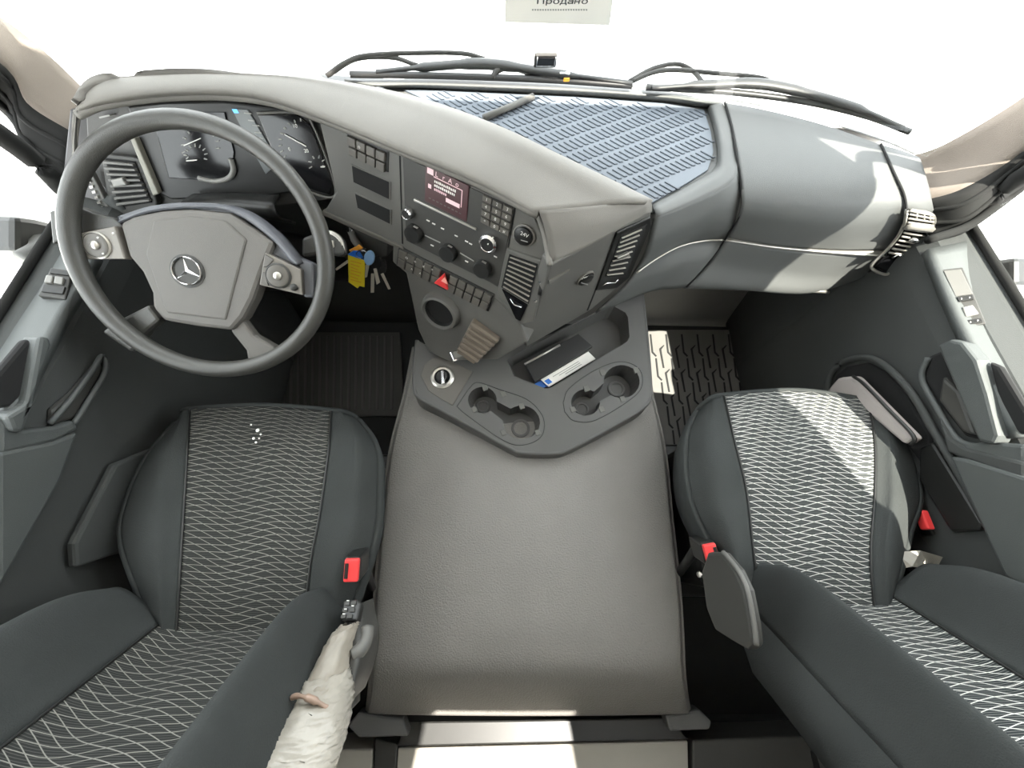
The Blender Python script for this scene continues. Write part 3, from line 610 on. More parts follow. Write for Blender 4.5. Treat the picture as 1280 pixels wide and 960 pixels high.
# badge
bc = H(238.5, 339, .009)
bd = lathe('badge', bc, H.n, [(.030, -.001), (.030, .0005), (.0265, .001), (0, .001)], DPL, hub)
lathe('badge_ring', bc, H.n, [(.0262, .001), (.0258, .004), (.0245, .005), (.0233, .004), (.0232, .001)], CHR, hub)
def star(c, n, u, R, r, h, m, par):
    n = V(n); u = (V(u)-n*V(u).dot(n)).normalized(); v = n.cross(u); pts = []
    for i in range(6):
        a = math.pi/2+i*math.pi/3; q = R if i % 2 == 0 else r
        pts.append(c+u*(q*math.cos(a))+v*(q*math.sin(a)))
    vs = pts+[c+n*h]; return mk('badge_star', vs, [(i, (i+1) % 6, 6) for i in range(6)], m, par)
star(bc+H.n*.0015, H.n, wa, .0236, .0042, .004, CHR, hub)
# column with stalk and ignition lock
co = empty('steering_column', WC-wn*.05, 'black steering column behind the wheel with switch stalk', 'steering column')
lathe('column_shroud', WC-wn*.07, -wn, [(.05, 0), (.062, .02), (.07, .1), (.075, .24), (.075, .36)], BLK, co)
lathe('column_boot', WC-wn*.40, -wn, [(.06, -.02), (.055, .15), (.05, .35)], BLK, co)
ST = WP.shift(-.07)
slab('stalk', ((380, 298), (402, 290), (422, 291), (431, 300), (434, 318), (428, 321), (404, 318), (380, 322)), ST, .012, -.012, DPL, co, .006)
slab('stalk_button', ((407, 303), (420, 301), (421, 310), (408, 312)), ST, .016, .008, SILV, co, .002)
tube('stalk_collar', [ST(402, 293, .0), ST(416, 292, .008), ST(427, 300, .008), ST(431, 316, .004)], .005, SILV, co, 8, res=12)
# ignition lock housing sits under the centre panel, keys hang from it
IG = Plane(PA(420, 280)+V((0, .03, 0)), PA(500, 312)+V((0, .03, 0)), PA(450, 340)+V((0, .05, 0)))
slab('lock_housing', ((438, 282), (487, 303), (486, 318), (470, 330), (448, 318)), IG, .006, -.04, DPL, db, .004)
slab('panel_underlip', ((404, 262), (505, 308), (506, 313), (404, 268)), PA, .004, -.02, BUT, db, .002)
kb = empty('key_bunch', IG(455, 312), 'bunch of keys with yellow tag and blue fobs hanging from ignition', 'keys')
KP = IG.shift(.025); 
tube('key_head', [IG(442, 286, .01), IG(450, 296, .018), IG(461, 307, .02)], [.008, .009, .007], PLA, kb, 10, res=8)
lathe('lock_cap', IG(441, 285, .01), IG.n, [(.008, 0), (.008, .003), (0, .006)], CHR, kb, 14)
tg = slab('yellow_tag', ((435.5, 318.5), (456.5, 325), (456, 358.5), (450, 357), (447.5, 360), (442.5, 356.5), (436, 352)), KP, .002, 0, YEL, kb, .0005)
for i in range(7): slab('tag_print', ((439, 325+i*3.9), (452-i % 3*2, 328.5+i*3.9), (452-i % 3*2, 329.2+i*3.9), (439, 325.7+i*3.9)), KP, .0024, .0015, ORG, tg)
slab('blue_clip', ((435.5, 317), (443, 312), (450, 313), (456, 324), (446, 321)), KP, .004, .001, BLU, kb, .001)
slab('orange_clip', ((437, 312), (449, 305.5), (454, 310), (440, 315)), KP, .003, -.001, ORG, kb, .001)
slab('blue_fob', circ(463, 321, 6.5, 18, 9), KP, .007, .001, LBLU, kb, .002)
tube('key_ring', [KP(454+7*math.cos(a), 316+5*math.sin(a), .006) for a in [i*math.pi/8 for i in range(16)]], .001, CHR, kb, 6, closed=True)
for nm, q in (('key_blade', ((464, 342), (468, 342), (467.5, 365.5), (463.5, 365.5))), ('key_blade', ((467, 336), (470.5, 335.5), (475, 353), (471, 355.5))), ('key_blade', ((476, 342.5), (479, 341.5), (488, 361), (485.5, 361.5))), ('key_blade', ((457, 331), (462, 328), (459, 346), (456.5, 347))), ('key_blade', ((434, 325), (436, 328), (421, 338), (419, 336)))):
    slab(nm, q, KP, .001, -.001, BRASS, kb)
slab('black_key_head', circ(470, 330, 6, 14, 9), KP, -.001, -.007, BLK, kb, .001); slab('black_key_head', circ(476, 336, 5, 14, 9), KP, -.004, -.01, BLK, kb, .001)

# ================================================================ CENTRE CONSOLE
CZ = .445
cs = empty('centre_console', Z(665, 500, .37), 'grey centre console tray with cup holders on the engine tunnel', 'console')
KC = Plane(Z(530, 470, .45), Z(800, 480, CZ), Z(660, 560, .425))
outer_px = [(521, 425), (518, 455), (518, 482), (524, 496), (560, 516), (635, 558), (652, 565), (690, 566), (712, 561), (770, 530), (803, 510), (813, 496), (813, 470), (808, 410), (803, 366), (770, 378), (700, 412), (650, 440), (600, 447), (560, 446)]
rec_px = [(634, 451), (638, 446), (700, 414), (762, 383), (768, 383), (782, 391), (785, 397), (787, 421), (784, 427), (690, 484), (683, 486), (642, 470)]
def cups(c1, r1, c2, r2):
    """outline of two joined circles"""
    import math as mm
    a = mm.atan2(c2[1]-c1[1], c2[0]-c1[0]); out = []
    g = .42
    for i in range(21):
        t = a+g+(2*mm.pi-2*g)*i/20; out.append((c1[0]+r1*mm.cos(t), c1[1]+r1*.92*mm.sin(t)))
    for i in range(25):
        t = a+mm.pi+g+(2*mm.pi-2*g)*i/24; out.append((c2[0]+r2*mm.cos(t), c2[1]+r2*.92*mm.sin(t)))
    return out
cupL = cups((603, 500), 18, (652, 528), 23); cupR = cups((732, 503), 18, (777, 477), 22.5)
plate = holed('console_top', [KC(*p) for p in outer_px], [[KC(*p) for p in h] for h in (rec_px, cupL, cupR)], KC.n, CONS, cs, .003)
# rounded outer skirt
N_ = len(outer_px); cxy = (665, 470)
tube('console_edge', [KC(x, y, -.005) for x, y in outer_px[:15]], .006, CONS, cs, 10, res=70)
sk = [[KC(x+(x-665)*.015*k2, y+(3 if 440 < y else 0)*k2, -.004)+V((0, 0, -h)) for x, y in outer_px[:15]] for k2, h in ((0, 0), (.6, .012), (1, .05), (1, .085))]
loft('console_skirt', sk, 70, 8, CONS, cs, solid=.004)
def well(name, px, depth, shrink=.92, m=CONS):
    c = sum((KC(*p) for p in px), V((0, 0, 0)))/len(px)
    t = [KC(*p) for p in px]; b = [c+(p-c)*shrink-V((0, 0, depth)) for p in t]; k = len(t)
    return mk(name, t+b, [(i, (i+1) % k, k+(i+1) % k, k+i) for i in range(k)]+[list(range(k, 2*k))], m, cs)
well('storage_bin', rec_px, .055, .93)
for px, cs_ in ((cupL, ((603, 500, .026), (652, 528, .036))), (cupR, ((732, 503, .027), (777, 477, .034)))):
    w_ = well('cup_holder', px, .055, .9, mat('cup_plastic', (.045, .044, .042), .5) if 'cup_plastic' not in bpy.data.materials else bpy.data.materials['cup_plastic'])
    for x, y, r in cs_:
        lathe('cup_ring', KC(x, y)-V((0, 0, .054)), V((0, 0, 1)), [(r*.75, 0), (r*.7, .003), (r*.55, .003), (r*.5, .0005), (0, .0005)], CONS, w_)
tabs = ((606, 485), (629, 493), (593, 512), (652, 508), (672, 541), (629, 541), (733, 486), (716, 512), (752, 512), (753, 466), (795, 463), (778, 499))
for x, y in tabs:
    slab('rubber_tab', ((x-4, y-3), (x+2, y-4), (x+4.5, y+2), (x-1.5, y+4)), KC, .002, -.006, PLA, cs, .001)
def rrect(pts, pl, r, m, off): return tube('plate_edge', [pl(*p, off) for p in pts], r, m, cs, 6, res=50, closed=True)
rrect([(585, 487), (597, 478), (625, 487), (660, 500), (679, 522), (677, 545), (655, 556), (630, 551), (585, 520), (571, 508)], KC, .0013, BLK, -.0003)
rrect([(704, 503), (712, 485), (745, 462), (775, 452), (798, 460), (803, 480), (790, 498), (745, 525), (718, 526), (706, 515)], KC, .0013, BLK, -.0003)
kp = slab('selector_plate', ((526, 470), (531, 456), (541, 448), (552, 446), (569, 454), (591, 465), (566, 507), (553, 500), (536, 489)), KC, .003, -.002, BUT, cs, .001)
knob('selector_knob', 553.3, 472, .0155, KC.shift(.003), .014, BLK, kp, None)
lathe('selector_ring', KC(553.3, 472, .003), KC.n, [(.032, -.001), (.032, .003), (.027, .006), (.022, .005), (.022, 0)], SILV, kp); lathe('selector_well', KC(553.3, 472, .003), KC.n, [(.0222, .002), (.0, .002)], VOID, kp)
slab('selector_grip', ((551, 464), (555, 463), (557, 480), (552, 481)), KC.shift(.016), .007, 0, CHR, kp, .002)
# papers in the bin
BP = KC.shift(-.022)
wf = slab('document_wallet', ((655, 455), (722, 419), (740, 435), (668, 479)), KC.shift(-.018), .012, 0, FOLD, None, .002); tag(wf, 'black document wallet lying in the console storage bin', 'wallet')
lf = slab('leaflet', ((676, 475), (735, 440), (744, 449), (686, 484)), KC.shift(-.028), .004, 0, PAPER, None); tag(lf, 'white printed leaflet tucked under the black wallet in console', 'leaflet')
QL = ((676, 475), (735, 440), (744, 449), (686, 484))
for i in range(3): slab('print_line', cell(QL, .2+.1*i, .75, .3+.2*i, .36+.2*i), KC.shift(-.0239), .0003, -.0003, DIM, lf)
slab('leaflet_stamp', cell(QL, .03, .12, .25, .75), KC.shift(-.0239), .0003, -.0003, BLU, lf)
cd_ = slab('blue_card', ((668, 480), (677, 476), (685, 483), (676, 486)), KC.shift(-.036), .003, 0, BLU, None); tag(cd_, 'small blue card poking out below the leaflet in console', 'card')
pn = tube('pen', [KC(656, 455, -.0015), KC(700, 431, -.0015)], .0035, SILV, None, 8); tag(pn, 'thin silver pen along the upper edge of black wallet', 'pen')
# parking brake lever with bellows
bk = empty('brake_lever', LO(600, 425), 'parking brake lever with brown ribbed rubber bellows', 'lever')
p0 = LO(607, 412, -.01); p1 = Z(588, 438, .555); ax = (p1-p0).normalized()
ux = V((1, -.25, 0)); ux = (ux-ax*ux.dot(ax)).normalized(); uy = ax.cross(ux); L0 = (p1-p0).length
BEL = mat('bellows_rubber', (.14, .115, .09), .5)
for i in range(6):
    f = i/5; c = p0+ax*(L0*f); s_ = .078-.016*f
    box('bellows_fold', c, (s_, s_*.8, L0/6.6), BEL, bk, .005, (ux, uy, ax))
    box('bellows_core', c+ax*L0/10, (s_*.86, s_*.68, L0/6), BEL, bk, .003, (ux, uy, ax))
e0 = p1+ax*.005; e1 = Z(567, 446, .555)
d_ = (e1-e0).normalized(); sx = d_.cross(V((0, 0, 1))).normalized()
box('lever_arm', (e0+e1)/2, ((e1-e0).length, .022, .014), PLA, bk, .003, (d_, sx, d_.cross(sx)))
box('lever_grip', e1, (.012, .03, .012), CHR, bk, .003, (d_, sx, d_.cross(sx)))

# ================================================================ SEATS
def seat(name, label, rows, zs, base_rows, weave, cat='seat', group=None):
    """rows: pixel rows of the cushion (7 columns), base_rows: world rows of the backrest"""
    g = grid([[Z(p[0], p[1], z) for p, z in zip(r, zr)] for r, zr in zip(rows, zs)], 61, 48)
    c = g[24][30]; s = empty(name, (c.x, c.y, .0), label, cat, group)
    def strips(g, nm):
        gmesh(nm+'_insert', [r[20:41] for r in g], weave, s, .03, uvs=True)
        gmesh(nm+'_bolster', [r[:21] for r in g], SEAT, s, .03); gmesh(nm+'_bolster', [r[40:] for r in g], SEAT, s, .03)
        for k in (20, 40): tube(nm+'_seam', [r[k]+V((0, 0, .001)) for r in g], .0022, BLK, s, 6)
    strips(g, 'cushion')
    # skirt under the cushion edge
    edge = [r[0] for r in g[::-1]] + g[0] + [r[-1] for r in g]
    sk = [edge, [p+V(((c.x-p.x)*.04, (c.y-p.y)*.04, -.06)) for p in edge], [p+V(((c.x-p.x)*.12, (c.y-p.y)*.12, -.13)) for p in edge]]
    gmesh('cushion_side', sk, SEAT, s, .01)
    box('seat_base', (c.x, c.y-.02, .2), (.34, .36, .34), BLK, s, .02); box('seat_rail', (c.x, c.y, .02), (.38, .5, .04), BLK, s, .01)
    gb = grid(base_rows, 61, 40); strips(gb, 'backrest')
    back = [[p+V((0, -.13, .0)) for p in r] for r in gb]
    gmesh('backrest_shell', back, BLK, s, .01)
    for k in (0, 60): gmesh('backrest_side', [[a[k], a[k]*.5+b[k]*.5+V(((a[k].x-c.x)*.06, 0, 0)), b[k]] for a, b in zip(gb, back)], SEAT, s, .006)
    gmesh('backrest_top', [gb[-1], [(a+b)/2+V((0, 0, .03)) for a, b in zip(gb[-1], back[-1])], back[-1]], SEAT, s, .006)
    return s
zc = [.50, .575, .57, .565, .57, .575, .50]
ZS = [[.50, .52, .53, .535, .53, .52, .50], [.545, .58, .575, .572, .575, .58, .545], [.555, .59, .578, .57, .578, .59, .555], [.555, .59, .575, .567, .575, .59, .555], [.55, .57, .56, .555, .56, .57, .55]]
def back_rows(xs, y0, z0, rec, S, grow):
    dr = V((0, -math.sin(rec), math.cos(rec))); nr = V((0, math.cos(rec), math.sin(rec))); rows = []
    for s, pb, sc_ in S:
        P_ = (-.01, pb, 0, -.012, 0, pb, -.01); cx = xs[3]
        rows.append([V((cx+(x-cx)*sc_, y0, z0))+dr*s+nr*p for x, p in zip(xs, P_)])
    return rows
drv = [[(222, 524), (228, 517), (238, 512), (330, 508), (414, 514), (432, 517), (446, 524)],
       [(183, 572), (207, 560), (235, 558), (328, 556), (411, 560), (445, 556), (469, 560)],
       [(158, 628), (192, 630), (230, 640), (320, 640), (400, 640), (442, 635), (471, 625)],
       [(152, 676), (190, 692), (226, 706), (312, 708), (388, 706), (430, 688), (465, 678)],
       [(178, 752), (198, 780), (220, 805), (305, 812), (378, 808), (412, 790), (436, 765)]]
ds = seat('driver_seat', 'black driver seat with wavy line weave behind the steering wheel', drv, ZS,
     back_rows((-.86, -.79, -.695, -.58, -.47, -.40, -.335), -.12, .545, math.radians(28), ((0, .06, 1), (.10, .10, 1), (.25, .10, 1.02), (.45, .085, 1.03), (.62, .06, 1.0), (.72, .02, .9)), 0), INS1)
pas = [[(873, 514), (885, 503), (905, 495), (1000, 489), (1085, 501), (1102, 506), (1114, 516)],
       [(861, 548), (886, 550), (918, 550), (1005, 548), (1093, 553), (1117, 553), (1137, 556)],
       [(862, 605), (896, 608), (933, 612), (1010, 615), (1093, 618), (1122, 614), (1150, 618)],
       [(880, 658), (912, 670), (942, 690), (1015, 690), (1088, 694), (1114, 676), (1138, 662)],
       [(928, 735), (938, 760), (953, 780), (1020, 784), (1094, 780), (1112, 760), (1120, 735)]]
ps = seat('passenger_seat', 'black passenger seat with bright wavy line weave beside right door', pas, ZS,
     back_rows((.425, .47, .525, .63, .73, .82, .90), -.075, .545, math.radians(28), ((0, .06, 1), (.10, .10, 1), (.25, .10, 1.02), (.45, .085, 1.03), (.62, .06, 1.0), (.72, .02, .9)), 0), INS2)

def buckle(px, py, z, ang, parent, lean):
    c = Z(px, py, z); u = V((math.cos(ang), math.sin(ang), 0)); n = V((lean, -.25, 1)).normalized(); u = (u-n*u.dot(n)).normalized(); v = n.cross(u)
    b = box('buckle_body', c-n*.03, (.03, .045, .07), BLK, parent, .005, (u, v, n))
    box('buckle_button', c+n*.006, (.026, .04, .012), RED, b, .003, (u, v, n)); box('buckle_slot', c+n*.0125-u*.008, (.006, .026, .002), BLK, b, 0, (u, v, n))
    tube('buckle_strap', [c-n*.06, c-n*.14+V((0, -.05, 0)), c-n*.22+V((0, -.1, 0))], .01, BLK, parent, 8)
buckle(441, 711, .62, .0, ds, .1)
buckle(887, 691, .56, math.pi+.2, ps, -.1)
box('buckle_body', Z(1158, 655, .52), (.02, .05, .03), BLK, ps, .004); box('buckle_button', Z(1155, 650, .545), (.016, .04, .02), RED, ps, .003)

# driver armrest, folded up along the backrest and wrapped in film
ar = empty('armrest', Z(440, 790, .62), 'driver armrest wrapped in dirty white film and tape', 'armrest')
def arm(name, secs, m, par, solid=.004):
    g = grid(secs, 24, 48)
    if m not in (DPL,): g = [[p+V((random.uniform(-1, 1), random.uniform(-1, 1), random.uniform(-1, 1)))*.0016 for p in r] for r in g]
    return gmesh(name, g, m, par, solid)
def ringsec(l, r, z, h):  # cross-section: left px, right px
    a = Z(l[0], l[1], z); b = Z(r[0], r[1], z); e = b-a
    return [a-V((0, 0, h)), a-V((0, 0, h*.3)), a+e*.18+V((0, 0, h*.12)), a+e*.5+V((0, 0, h*.2)), a+e*.82+V((0, 0, h*.12)), b-V((0, 0, h*.3)), b-V((0, 0, h))]
arm('film_wrap', [ringsec((424, 782), (446, 778), .655, .05), ringsec((408, 800), (440, 790), .67, .05), ringsec((384, 845), (426, 838), .70, .06), ringsec((362, 886), (424, 880), .74, .06), ringsec((330, 930), (412, 935), .77, .06), ringsec((300, 968), (395, 985), .80, .06), ringsec((270, 1010), (375, 1040), .82, .06)], WRAP, ar)
arm('film_wrap', [ringsec((376, 852), (427, 842), .708, .04), ringsec((360, 888), (427, 884), .746, .05), ringsec((326, 934), (416, 938), .776, .05), ringsec((300, 972), (400, 985), .803, .05)], mat('clear_film', (.36, .335, .29), .25, 1.0, 50, .55), ar)
tube('tape_band', [Z(360, 880, .735), Z(367, 871, .745), Z(380, 871, .754), Z(396, 877, .754), Z(410, 886, .747), Z(417, 893, .734)], [.002, .004, .003, .005, .003, .004, .002], mat('brown_tape', (.3, .21, .16), .4, 1.0, 60, .4), ar, 8, res=30)
arm('armrest_shell', [ringsec((424, 765), (456, 752), .62, .05), ringsec((432, 785), (458, 775), .63, .06), ringsec((428, 830), (459, 800), .65, .07), ringsec((426, 872), (452, 838), .66, .08), ringsec((425, 900), (436, 880), .67, .08)], DPL, ar)
tube('shell_side', zrow((440, 820, .66), (450, 812, .655), (457, 800, .645), (459, 785, .635)), .012, PLA, ar, 10, res=14)
AP = Plane(Z(428, 768, .635), Z(452, 752, .635), Z(432, 785, .645))
bp_ = slab('control_pad', ((431, 752), (448, 750), (453, 755), (448, 777), (428, 777)), AP, .006, -.01, BLK, ar, .003)
for x, y in ((437, 756), (445, 755), (434, 764), (443, 764), (432, 772), (440, 772)): slab('pad_key', ((x-3, y-2.5), (x+3.2, y-3), (x+2.6, y+2.4), (x-3.6, y+2.8)), AP, .0085, .004, DPL, bp_, .001)
for x, y in ((438, 752.5), (444, 759), (435, 763), (433, 769)): slab('pad_icon', ((x-1.5, y-.6), (x+1.5, y-.6), (x+1.5, y+.6), (x-1.5, y+.6)), AP, .009, .0083, WHT, bp_)
# passenger armrest shell
pa = empty('armrest', Z(910, 750, .5), 'grey plastic armrest on the passenger seat beside the tunnel', 'armrest')
sh = lambda dx: [U(x, y, 'x', .335+dx) for x, y in ((884, 690), (900, 690), (918, 712), (930, 738), (938, 780), (941, 806), (934, 813), (915, 802), (893, 788), (882, 760), (876, 715))]
t0, t1 = sh(0), [p+V((.02, 0, 0)) for p in sh(0)]
k = len(t0); mk('armrest_shell', t0+t1, [list(range(k)), list(range(2*k-1, k-1, -1))]+[(i, (i+1) % k, k+(i+1) % k, k+i) for i in range(k)], DPL, pa, bevel=.006)
tube('shell_edge', [p+V((.004, 0, .003)) for p in t0[1:6]], .004, PLA, pa, 8, res=20)
box('belt_anchor', Z(903, 680, .5), (.03, .05, .06), PAD, pa, .008)
lathe('anchor_bolt', Z(875, 718, .47), V((0, 0, 1)), [(.008, 0), (.008, .01), (0, .012)], CHR, pa, 12)
# recliner hardware between passenger seat and door
rc_ = empty('seat_recliner', Z(1135, 720, .48), 'black recliner mechanism with clear film at the passenger seat hinge', 'recliner')
box('recliner_plate', Z(1138, 722, .5), (.07, .07, .06), GLB, rc_, .004)
mk('film_scrap', [Z(1118, 690, .55), Z(1150, 688, .56), Z(1178, 696, .55), Z(1168, 714, .53), Z(1140, 708, .555), Z(1120, 712, .54)], [(0, 1, 4, 5), (1, 2, 3, 4)], bpy.data.materials['clear_film'], rc_, solid=.001)
tube('recliner_lever', [Z(1120, 650, .48), Z(1148, 660, .50), Z(1180, 702, .52)], .009, DPL, rc_, 8, res=12)
for x, y in ((1125, 735), (1133, 730), (1142, 722), (1150, 716)): lathe('rivet', Z(x, y, .535), V((0, 0, 1)), [(.003, 0), (.003, .002), (0, .003)], CHR, rc_, 8)

# ================================================================ DOOR DETAILS (on the inner door faces)
R_ = Plane(V((.90, 0, 0)), V((.90, 1, 0)), V((.90, 0, 1))); Lw = Plane(V((-.90, 0, 0)), V((-.90, 1, 0)), V((-.90, 0, 1)))
def rl(x, y, d=0): return R_(x, y, d)
# upper ledge: lit sloping top of the right door
loft('door_ledge', [[U(1160, 311, 'x', .885), U(1180, 360, 'x', .885), U(1204, 412, 'x', .885), U(1235, 470, 'x', .885), U(1275, 545, 'x', .885)], [U(1190, 305, 'x', .93), U(1212, 360, 'x', .93), U(1236, 412, 'x', .93), U(1268, 470, 'x', .93), U(1310, 545, 'x', .93)], [U(1214, 300, 'x', .975), U(1232, 355, 'x', .975), U(1262, 412, 'x', .975), U(1300, 480, 'x', .975), U(1345, 555, 'x', .975)]], 20, 8, DOOR, D2, solid=.02)
RS = Plane(U(1180, 340, 'x', .905), U(1205, 410, 'x', .905), U(1225, 345, 'x', .945)).shift(.006)
slab('switch_plate', ((1175, 338), (1203, 335), (1232, 405), (1205, 411)), RS, .004, -.02, DPL, D2, .002)
slab('switch_pad', ((1178, 340), (1200, 338), (1215, 369), (1193, 372)), RS, .006, 0, PLA, D2, .001)
for q in (((1194, 373), (1214, 370), (1216, 376), (1197, 379)), ((1205, 402), (1224, 399), (1227, 404), (1207, 408))): slab('window_switch', q, RS, .008, 0, BLK, D2, .001)
slab('window_rocker', ((1201, 386), (1214, 383), (1222, 394), (1205, 398)), RS, .009, 0, ROCK, D2, .002)
for x, y in ((1200, 375.5), (1210, 374), (1211, 404.5), (1220, 402.5)): slab('switch_dot', circ(x, y, .9, 6), RS, .0086, .007, WHT, D2)
# pocket, pull handle and lower panel
def patch(name, px, xx, dp, m, par, s=1, bev=.006):
    return prism(name, [U(x, y, 'x', s*xx) for x, y in px], V((-s, 0, 0)), dp, -.01, m, par, bev)
patch('pull_handle', ((1183, 432), (1200, 424), (1216, 428), (1234, 450), (1248, 492), (1262, 545), (1256, 556), (1236, 552), (1226, 530)), .89, .022, DOOR, D2)
patch('handle_recess', ((1237, 452), (1252, 458), (1290, 520), (1290, 545), (1264, 540), (1250, 500)), .89, .004, VOID, D2)
patch('handle_root', ((1236, 552), (1290, 556), (1290, 590), (1246, 580), (1190, 560)), .89, .012, DOOR, D2)
patch('door_pocket', ((1153, 470), (1162, 445), (1180, 438), (1228, 532), (1230, 550), (1208, 546), (1175, 505)), .895, .004, VOID, D2)
tube('pocket_edge', [U(x, y, 'x', .885) for x, y in ((1160, 447), (1152, 472), (1170, 508), (1193, 545), (1212, 556), (1240, 560), (1290, 575))], .006, DOOR, D2, 8, res=40)
patch('pocket_liner', ((1183, 470), (1205, 490), (1226, 545), (1208, 540), (1178, 500)), .89, .01, DPL, D2)
patch('lower_panel', ((1193, 570), (1215, 574), (1300, 600), (1330, 760), (1262, 720)), .88, .012, DOOR, D2)
patch('lower_panel_band', ((1178, 520), (1195, 548), (1214, 560), (1290, 578), (1290, 600), (1215, 575), (1190, 565)), .885, .012, DDOOR, D2)
tube('bin_edge', [U(x, y, 'x', .885) for x, y in ((1033, 492), (1038, 468), (1055, 452), (1085, 447), (1110, 460), (1140, 492), (1165, 535), (1195, 585), (1240, 665), (1275, 725))], .008, DDOOR, D2, 8, res=50)
patch('bin_recess', ((1040, 500), (1044, 470), (1058, 458), (1085, 453), (1108, 465), (1136, 496), (1165, 545), (1160, 590), (1105, 520)), .895, .002, VOID, D2)
patch('bin_panel', ((1150, 560), (1168, 552), (1232, 655), (1226, 664), (1190, 665), (1150, 600)), .89, .004, BLK, D2)
# folded cloth bag standing in the right door bin
bg = empty('cloth_bag', U(1090, 500, 'x', .87), 'folded pale grey cloth bag standing in the right door bin', 'bag')
patch('bag_body', ((1040, 490), (1056, 472), (1075, 470), (1152, 548), (1140, 556), (1085, 510)), .865, .02, BAG, bg, 1, .008)
tube('bag_piping', [U(x, y, 'x', .842) for x, y in ((1066, 470), (1080, 480), (1112, 513), (1142, 545), (1138, 556))], .004, BLK, bg, 8, res=20)

# left door
loft('door_ledge', [[U(118, 318, 'x', -.885), U(96, 360, 'x', -.885), U(70, 405, 'x', -.885), U(35, 470, 'x', -.885), U(-10, 545, 'x', -.885)], [U(92, 312, 'x', -.93), U(66, 355, 'x', -.93), U(36, 405, 'x', -.93), U(0, 470, 'x', -.93), U(-40, 545, 'x', -.93)], [U(72, 308, 'x', -.975), U(45, 355, 'x', -.975), U(12, 405, 'x', -.975), U(-30, 470, 'x', -.975), U(-75, 545, 'x', -.975)]], 20, 8, DOOR, D1, solid=.02)
LS = Plane(U(100, 345, 'x', -.895), U(80, 390, 'x', -.895), U(60, 350, 'x', -.935)).shift(.006)
slab('switch_plate', ((66, 336), (92, 340), (84, 376), (49, 371)), LS, .005, -.02, DPL, D1, .002)
for q in (((67, 338), (90, 342), (89, 347), (65, 344)), ((58, 358), (85, 361), (82, 370), (55, 367))): slab('window_switch', q, LS, .008, 0, BLK, D1, .001)
for q in (((62, 347), (71, 348), (69, 357), (59, 356)), ((73, 348), (84, 350), (82, 359), (71, 357))): slab('window_rocker', q, LS, .010, 0, ROCK, D1, .002)
patch('pull_handle', ((34, 420), (47, 421), (50, 432), (34, 480), (14, 540), (0, 540), (-8, 520), (18, 505)), .89, .022, DOOR, D1, -1)
patch('handle_recess', ((28, 425), (42, 424), (46, 440), (30, 490), (12, 508), (-10, 512), (-10, 470)), .89, .006, VOID, D1, -1)
patch('handle_root', ((-10, 520), (14, 538), (60, 533), (85, 525), (92, 536), (60, 552), (-10, 568)), .89, .012, DOOR, D1, -1)
patch('door_pocket', ((62, 512), (88, 490), (118, 455), (130, 448), (128, 465), (95, 522), (62, 532)), .895, .003, DPL, D1, -1)
tube('pocket_edge', [U(x, y, 'x', -.885) for x, y in ((62, 530), (88, 500), (116, 462), (128, 445), (131, 465), (108, 505), (92, 530))], .005, DOOR, D1, 8, res=40)
patch('lower_panel', ((-10, 566), (60, 552), (92, 540), (70, 600), (30, 670), (-10, 740)), .885, .01, DOOR, D1, -1)
patch('speaker_panel', ((88, 680), (140, 580), (190, 560), (160, 620), (150, 690), (90, 710)), .88, .008, DDOOR, D1, -1)
# lens-free outside things: mirrors
def mirror(name, pts, xx, dp, label, s):
    o = patch(name, pts, xx, dp, BLK, None, s, .025); tag(o, label, 'mirror'); return o
m1 = mirror('side_mirror', [(x, y) for x, y in ((-30, 268), (0, 272), (26, 278), (38, 290), (38, 305), (30, 316), (0, 318), (-30, 314))], 1.2, .08, 'rounded grey mirror housing outside the left window', -1)
m2 = mirror('side_mirror', [(x, y) for x, y in ((1310, 322), (1280, 326), (1250, 328), (1238, 335), (1236, 350), (1244, 362), (1280, 362), (1310, 358))], 1.2, .08, 'rounded grey mirror housing outside the right window', 1)
for mm, s, pp in ((m1, -1, ((42, 292), (52, 310), (30, 325))), (m2, 1, ((1240, 342), (1232, 350), (1248, 380)))):
    tube('mirror_arm', [U(pp[0][0], pp[0][1], 'x', s*1.18), U(pp[1][0], pp[1][1], 'x', s*1.1), U(pp[2][0], pp[2][1], 'x', s*1.1)], .02, DPL, mm, 10, res=10)

# ================================================================ OUTSIDE THE WINDSCREEN
cw = loft('cowl_panel', [zrow((200, 88, .82), (430, 90, .82), (640, 97, .82), (800, 107, .82), (905, 121, .82), (1010, 143, .82), (1100, 171, .82), (1150, 192, .82)), [p+V((0, .10, -.03)) for p in zrow((200, 88, .82), (430, 90, .82), (640, 97, .82), (800, 107, .82), (905, 121, .82), (1010, 143, .82), (1100, 171, .82), (1150, 192, .82))]], 40, 4, WHTP); tag(cw, 'white cowl panel below the windscreen outside', 'panel')
def wiper(label, blade, arm_, loop):
    w_ = empty('wiper', Z(*blade[len(blade)//2]), label, 'wiper')
    tube('blade', zrow(*blade), .008, WIPE, w_, 8, res=24, flat=.8)
    tube('wiper_arm', zrow(*arm_), [.007, .013, .016, .013, .007], WIPE, w_, 8, res=25, flat=.6)
    for l_ in loop: tube('washer_hose', zrow(*l_), .005, HOSE, w_, 8, res=24)
    return w_
wiper('left windscreen wiper with long arm, nearest the driver', ((438, 93, .875), (560, 95, .875), (690, 100, .875), (790, 107, .875)), ((470, 90, .88), (540, 83, .885), (610, 80, .89), (690, 91, .885), (790, 104, .88)),
      (((408, 95, .875), (432, 78, .89), (460, 69, .895), (530, 66, .895), (580, 67, .895), (606, 74, .89)), ((410, 94, .876), (445, 74, .888), (490, 72, .888), (522, 82, .885))))
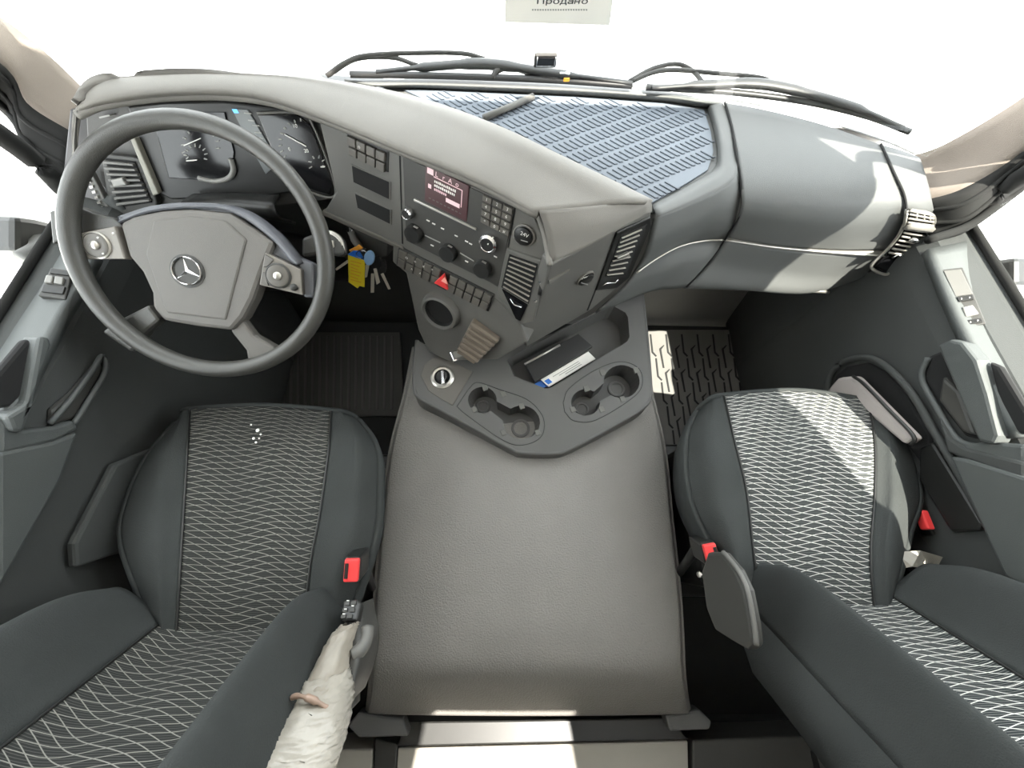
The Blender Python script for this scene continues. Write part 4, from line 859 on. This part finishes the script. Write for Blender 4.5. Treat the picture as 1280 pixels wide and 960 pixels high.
wiper('right windscreen wiper in front of the passenger', ((808, 109, .875), (900, 114, .875), (1000, 126, .875), (1080, 144, .875), (1138, 165, .875)), ((815, 110, .88), (880, 106, .885), (960, 106, .89), (1060, 131, .885), (1130, 160, .88)),
      (((786, 103, .878), (830, 88, .89), (900, 92, .892), (950, 97, .892), (970, 106, .888)), ((786, 102, .879), (815, 86, .89), (845, 80, .892), (865, 88, .89), (880, 105, .885))))
hs = tube('cable', zrow((616, 98, .875), (622, 88, .885), (640, 84, .888), (665, 92, .88), (690, 98, .878), (698, 96, .88)), .007, HOSE, None, 8, res=30); tag(hs, 'dark corrugated cable lying along the windscreen base', 'cable')
cn = empty('cable_connector', Z(705, 96, .88), 'white plug at the end of the windscreen base cable', 'plug')
box('plug_body', Z(705, 95, .882), (.026, .014, .018), WHTP, cn, .003); box('plug_clip', Z(708, 99, .88), (.014, .008, .008), ORG, cn, .001)
sn = empty('rain_sensor', U(682, 75, 'y', .96), 'small dark sensor box stuck low on the windscreen', 'sensor')
SP = Plane(U(682, 75, 'y', .96), U(700, 75, 'y', .96), U(682, 60, 'y', .945))
slab('sensor_box', ((668, 66), (697, 66), (695, 82), (667, 82)), SP, .006, -.002, HOSE, sn, .003); slab('sensor_window', ((673, 68), (694, 68), (692, 77), (671, 77)), SP, .008, .004, GLB, sn, .001)
tube('sensor_trim', [SP(x, y, .0075) for x, y in ((672, 66.5), (670.5, 78), (693, 78), (695, 66.5))], .0012, CHR, sn, 6)
SG = Plane(U(640, 20, 'y', .86), U(740, 20, 'y', .86), U(690, -20, 'y', .81))
sg = slab('sale_notice', ((632, -40), (772, -40), (762, 31), (631, 27)), SG, .001, 0, mat('notice_paper', (.82, .8, .74), .8, var=.06), None); tag(sg, 'paper sale notice with printed words taped inside the windscreen', 'sign')
hgt = (SG(700, 8)-SG(700, -4)).length
S_ = hgt*.85; uu = (SG(706, .5)-SG(701, .5)).normalized(); vv_ = SG.n.cross(uu)
t1 = ptext('Прода', 694, .5, SG, S_, GLB, sg, .0015); t2 = ptext('о', 719, .5, SG, S_, GLB, sg, .0015)
ext = lambda o, d, f: f((o.location+wloc(sg)+v.co).dot(d) for v in o.data.vertices)
ox = ext(t2, uu, max)-ext(t2, uu, min); oh = ext(t2, vv_, max)-ext(t2, vv_, min); gap = ox*.18; bw = ox*.17
x_ = ext(t1, uu, max)+gap*1.2
t2.location += uu*(x_+ox+gap-ext(t2, uu, min))
yb = ext(t2, vv_, min)+oh*.03; nz = SG(701, .5, .0015).dot(SG.n); oh *= .94
for a0, a1, b0, b1 in ((0, bw, 0, oh), (ox*.85-bw, ox*.85, 0, oh), (0, ox*.85, oh*.43, oh*.43+bw)):
    prism('lettering', [uu*(x_+a)+vv_*(yb+b)+SG.n*nz for a, b in ((a0, b0), (a1, b0), (a1, b1), (a0, b1))], SG.n, .0001, 0, GLB, sg)
for i in range(22): slab('print_letter', ((665+i*3.2, 10.3), (667+i*3.2, 10.4), (667+i*3.2, 12.2), (665+i*3.2, 12.1)), SG, .0014, .0005, DIM, sg)

# pale specks on the driver cushion
for x, y, r in ((322, 538, .0042), (317, 548, .003), (326, 543, .0022), (314, 531, .002), (320, 553, .0025), (324, 548, .002)):
    lathe('paint_speck', Z(x, y, .5765), V((0, 0, 1)), [(r, 0), (r*.8, .0015), (0, .002)], PAPER, ds, 10)
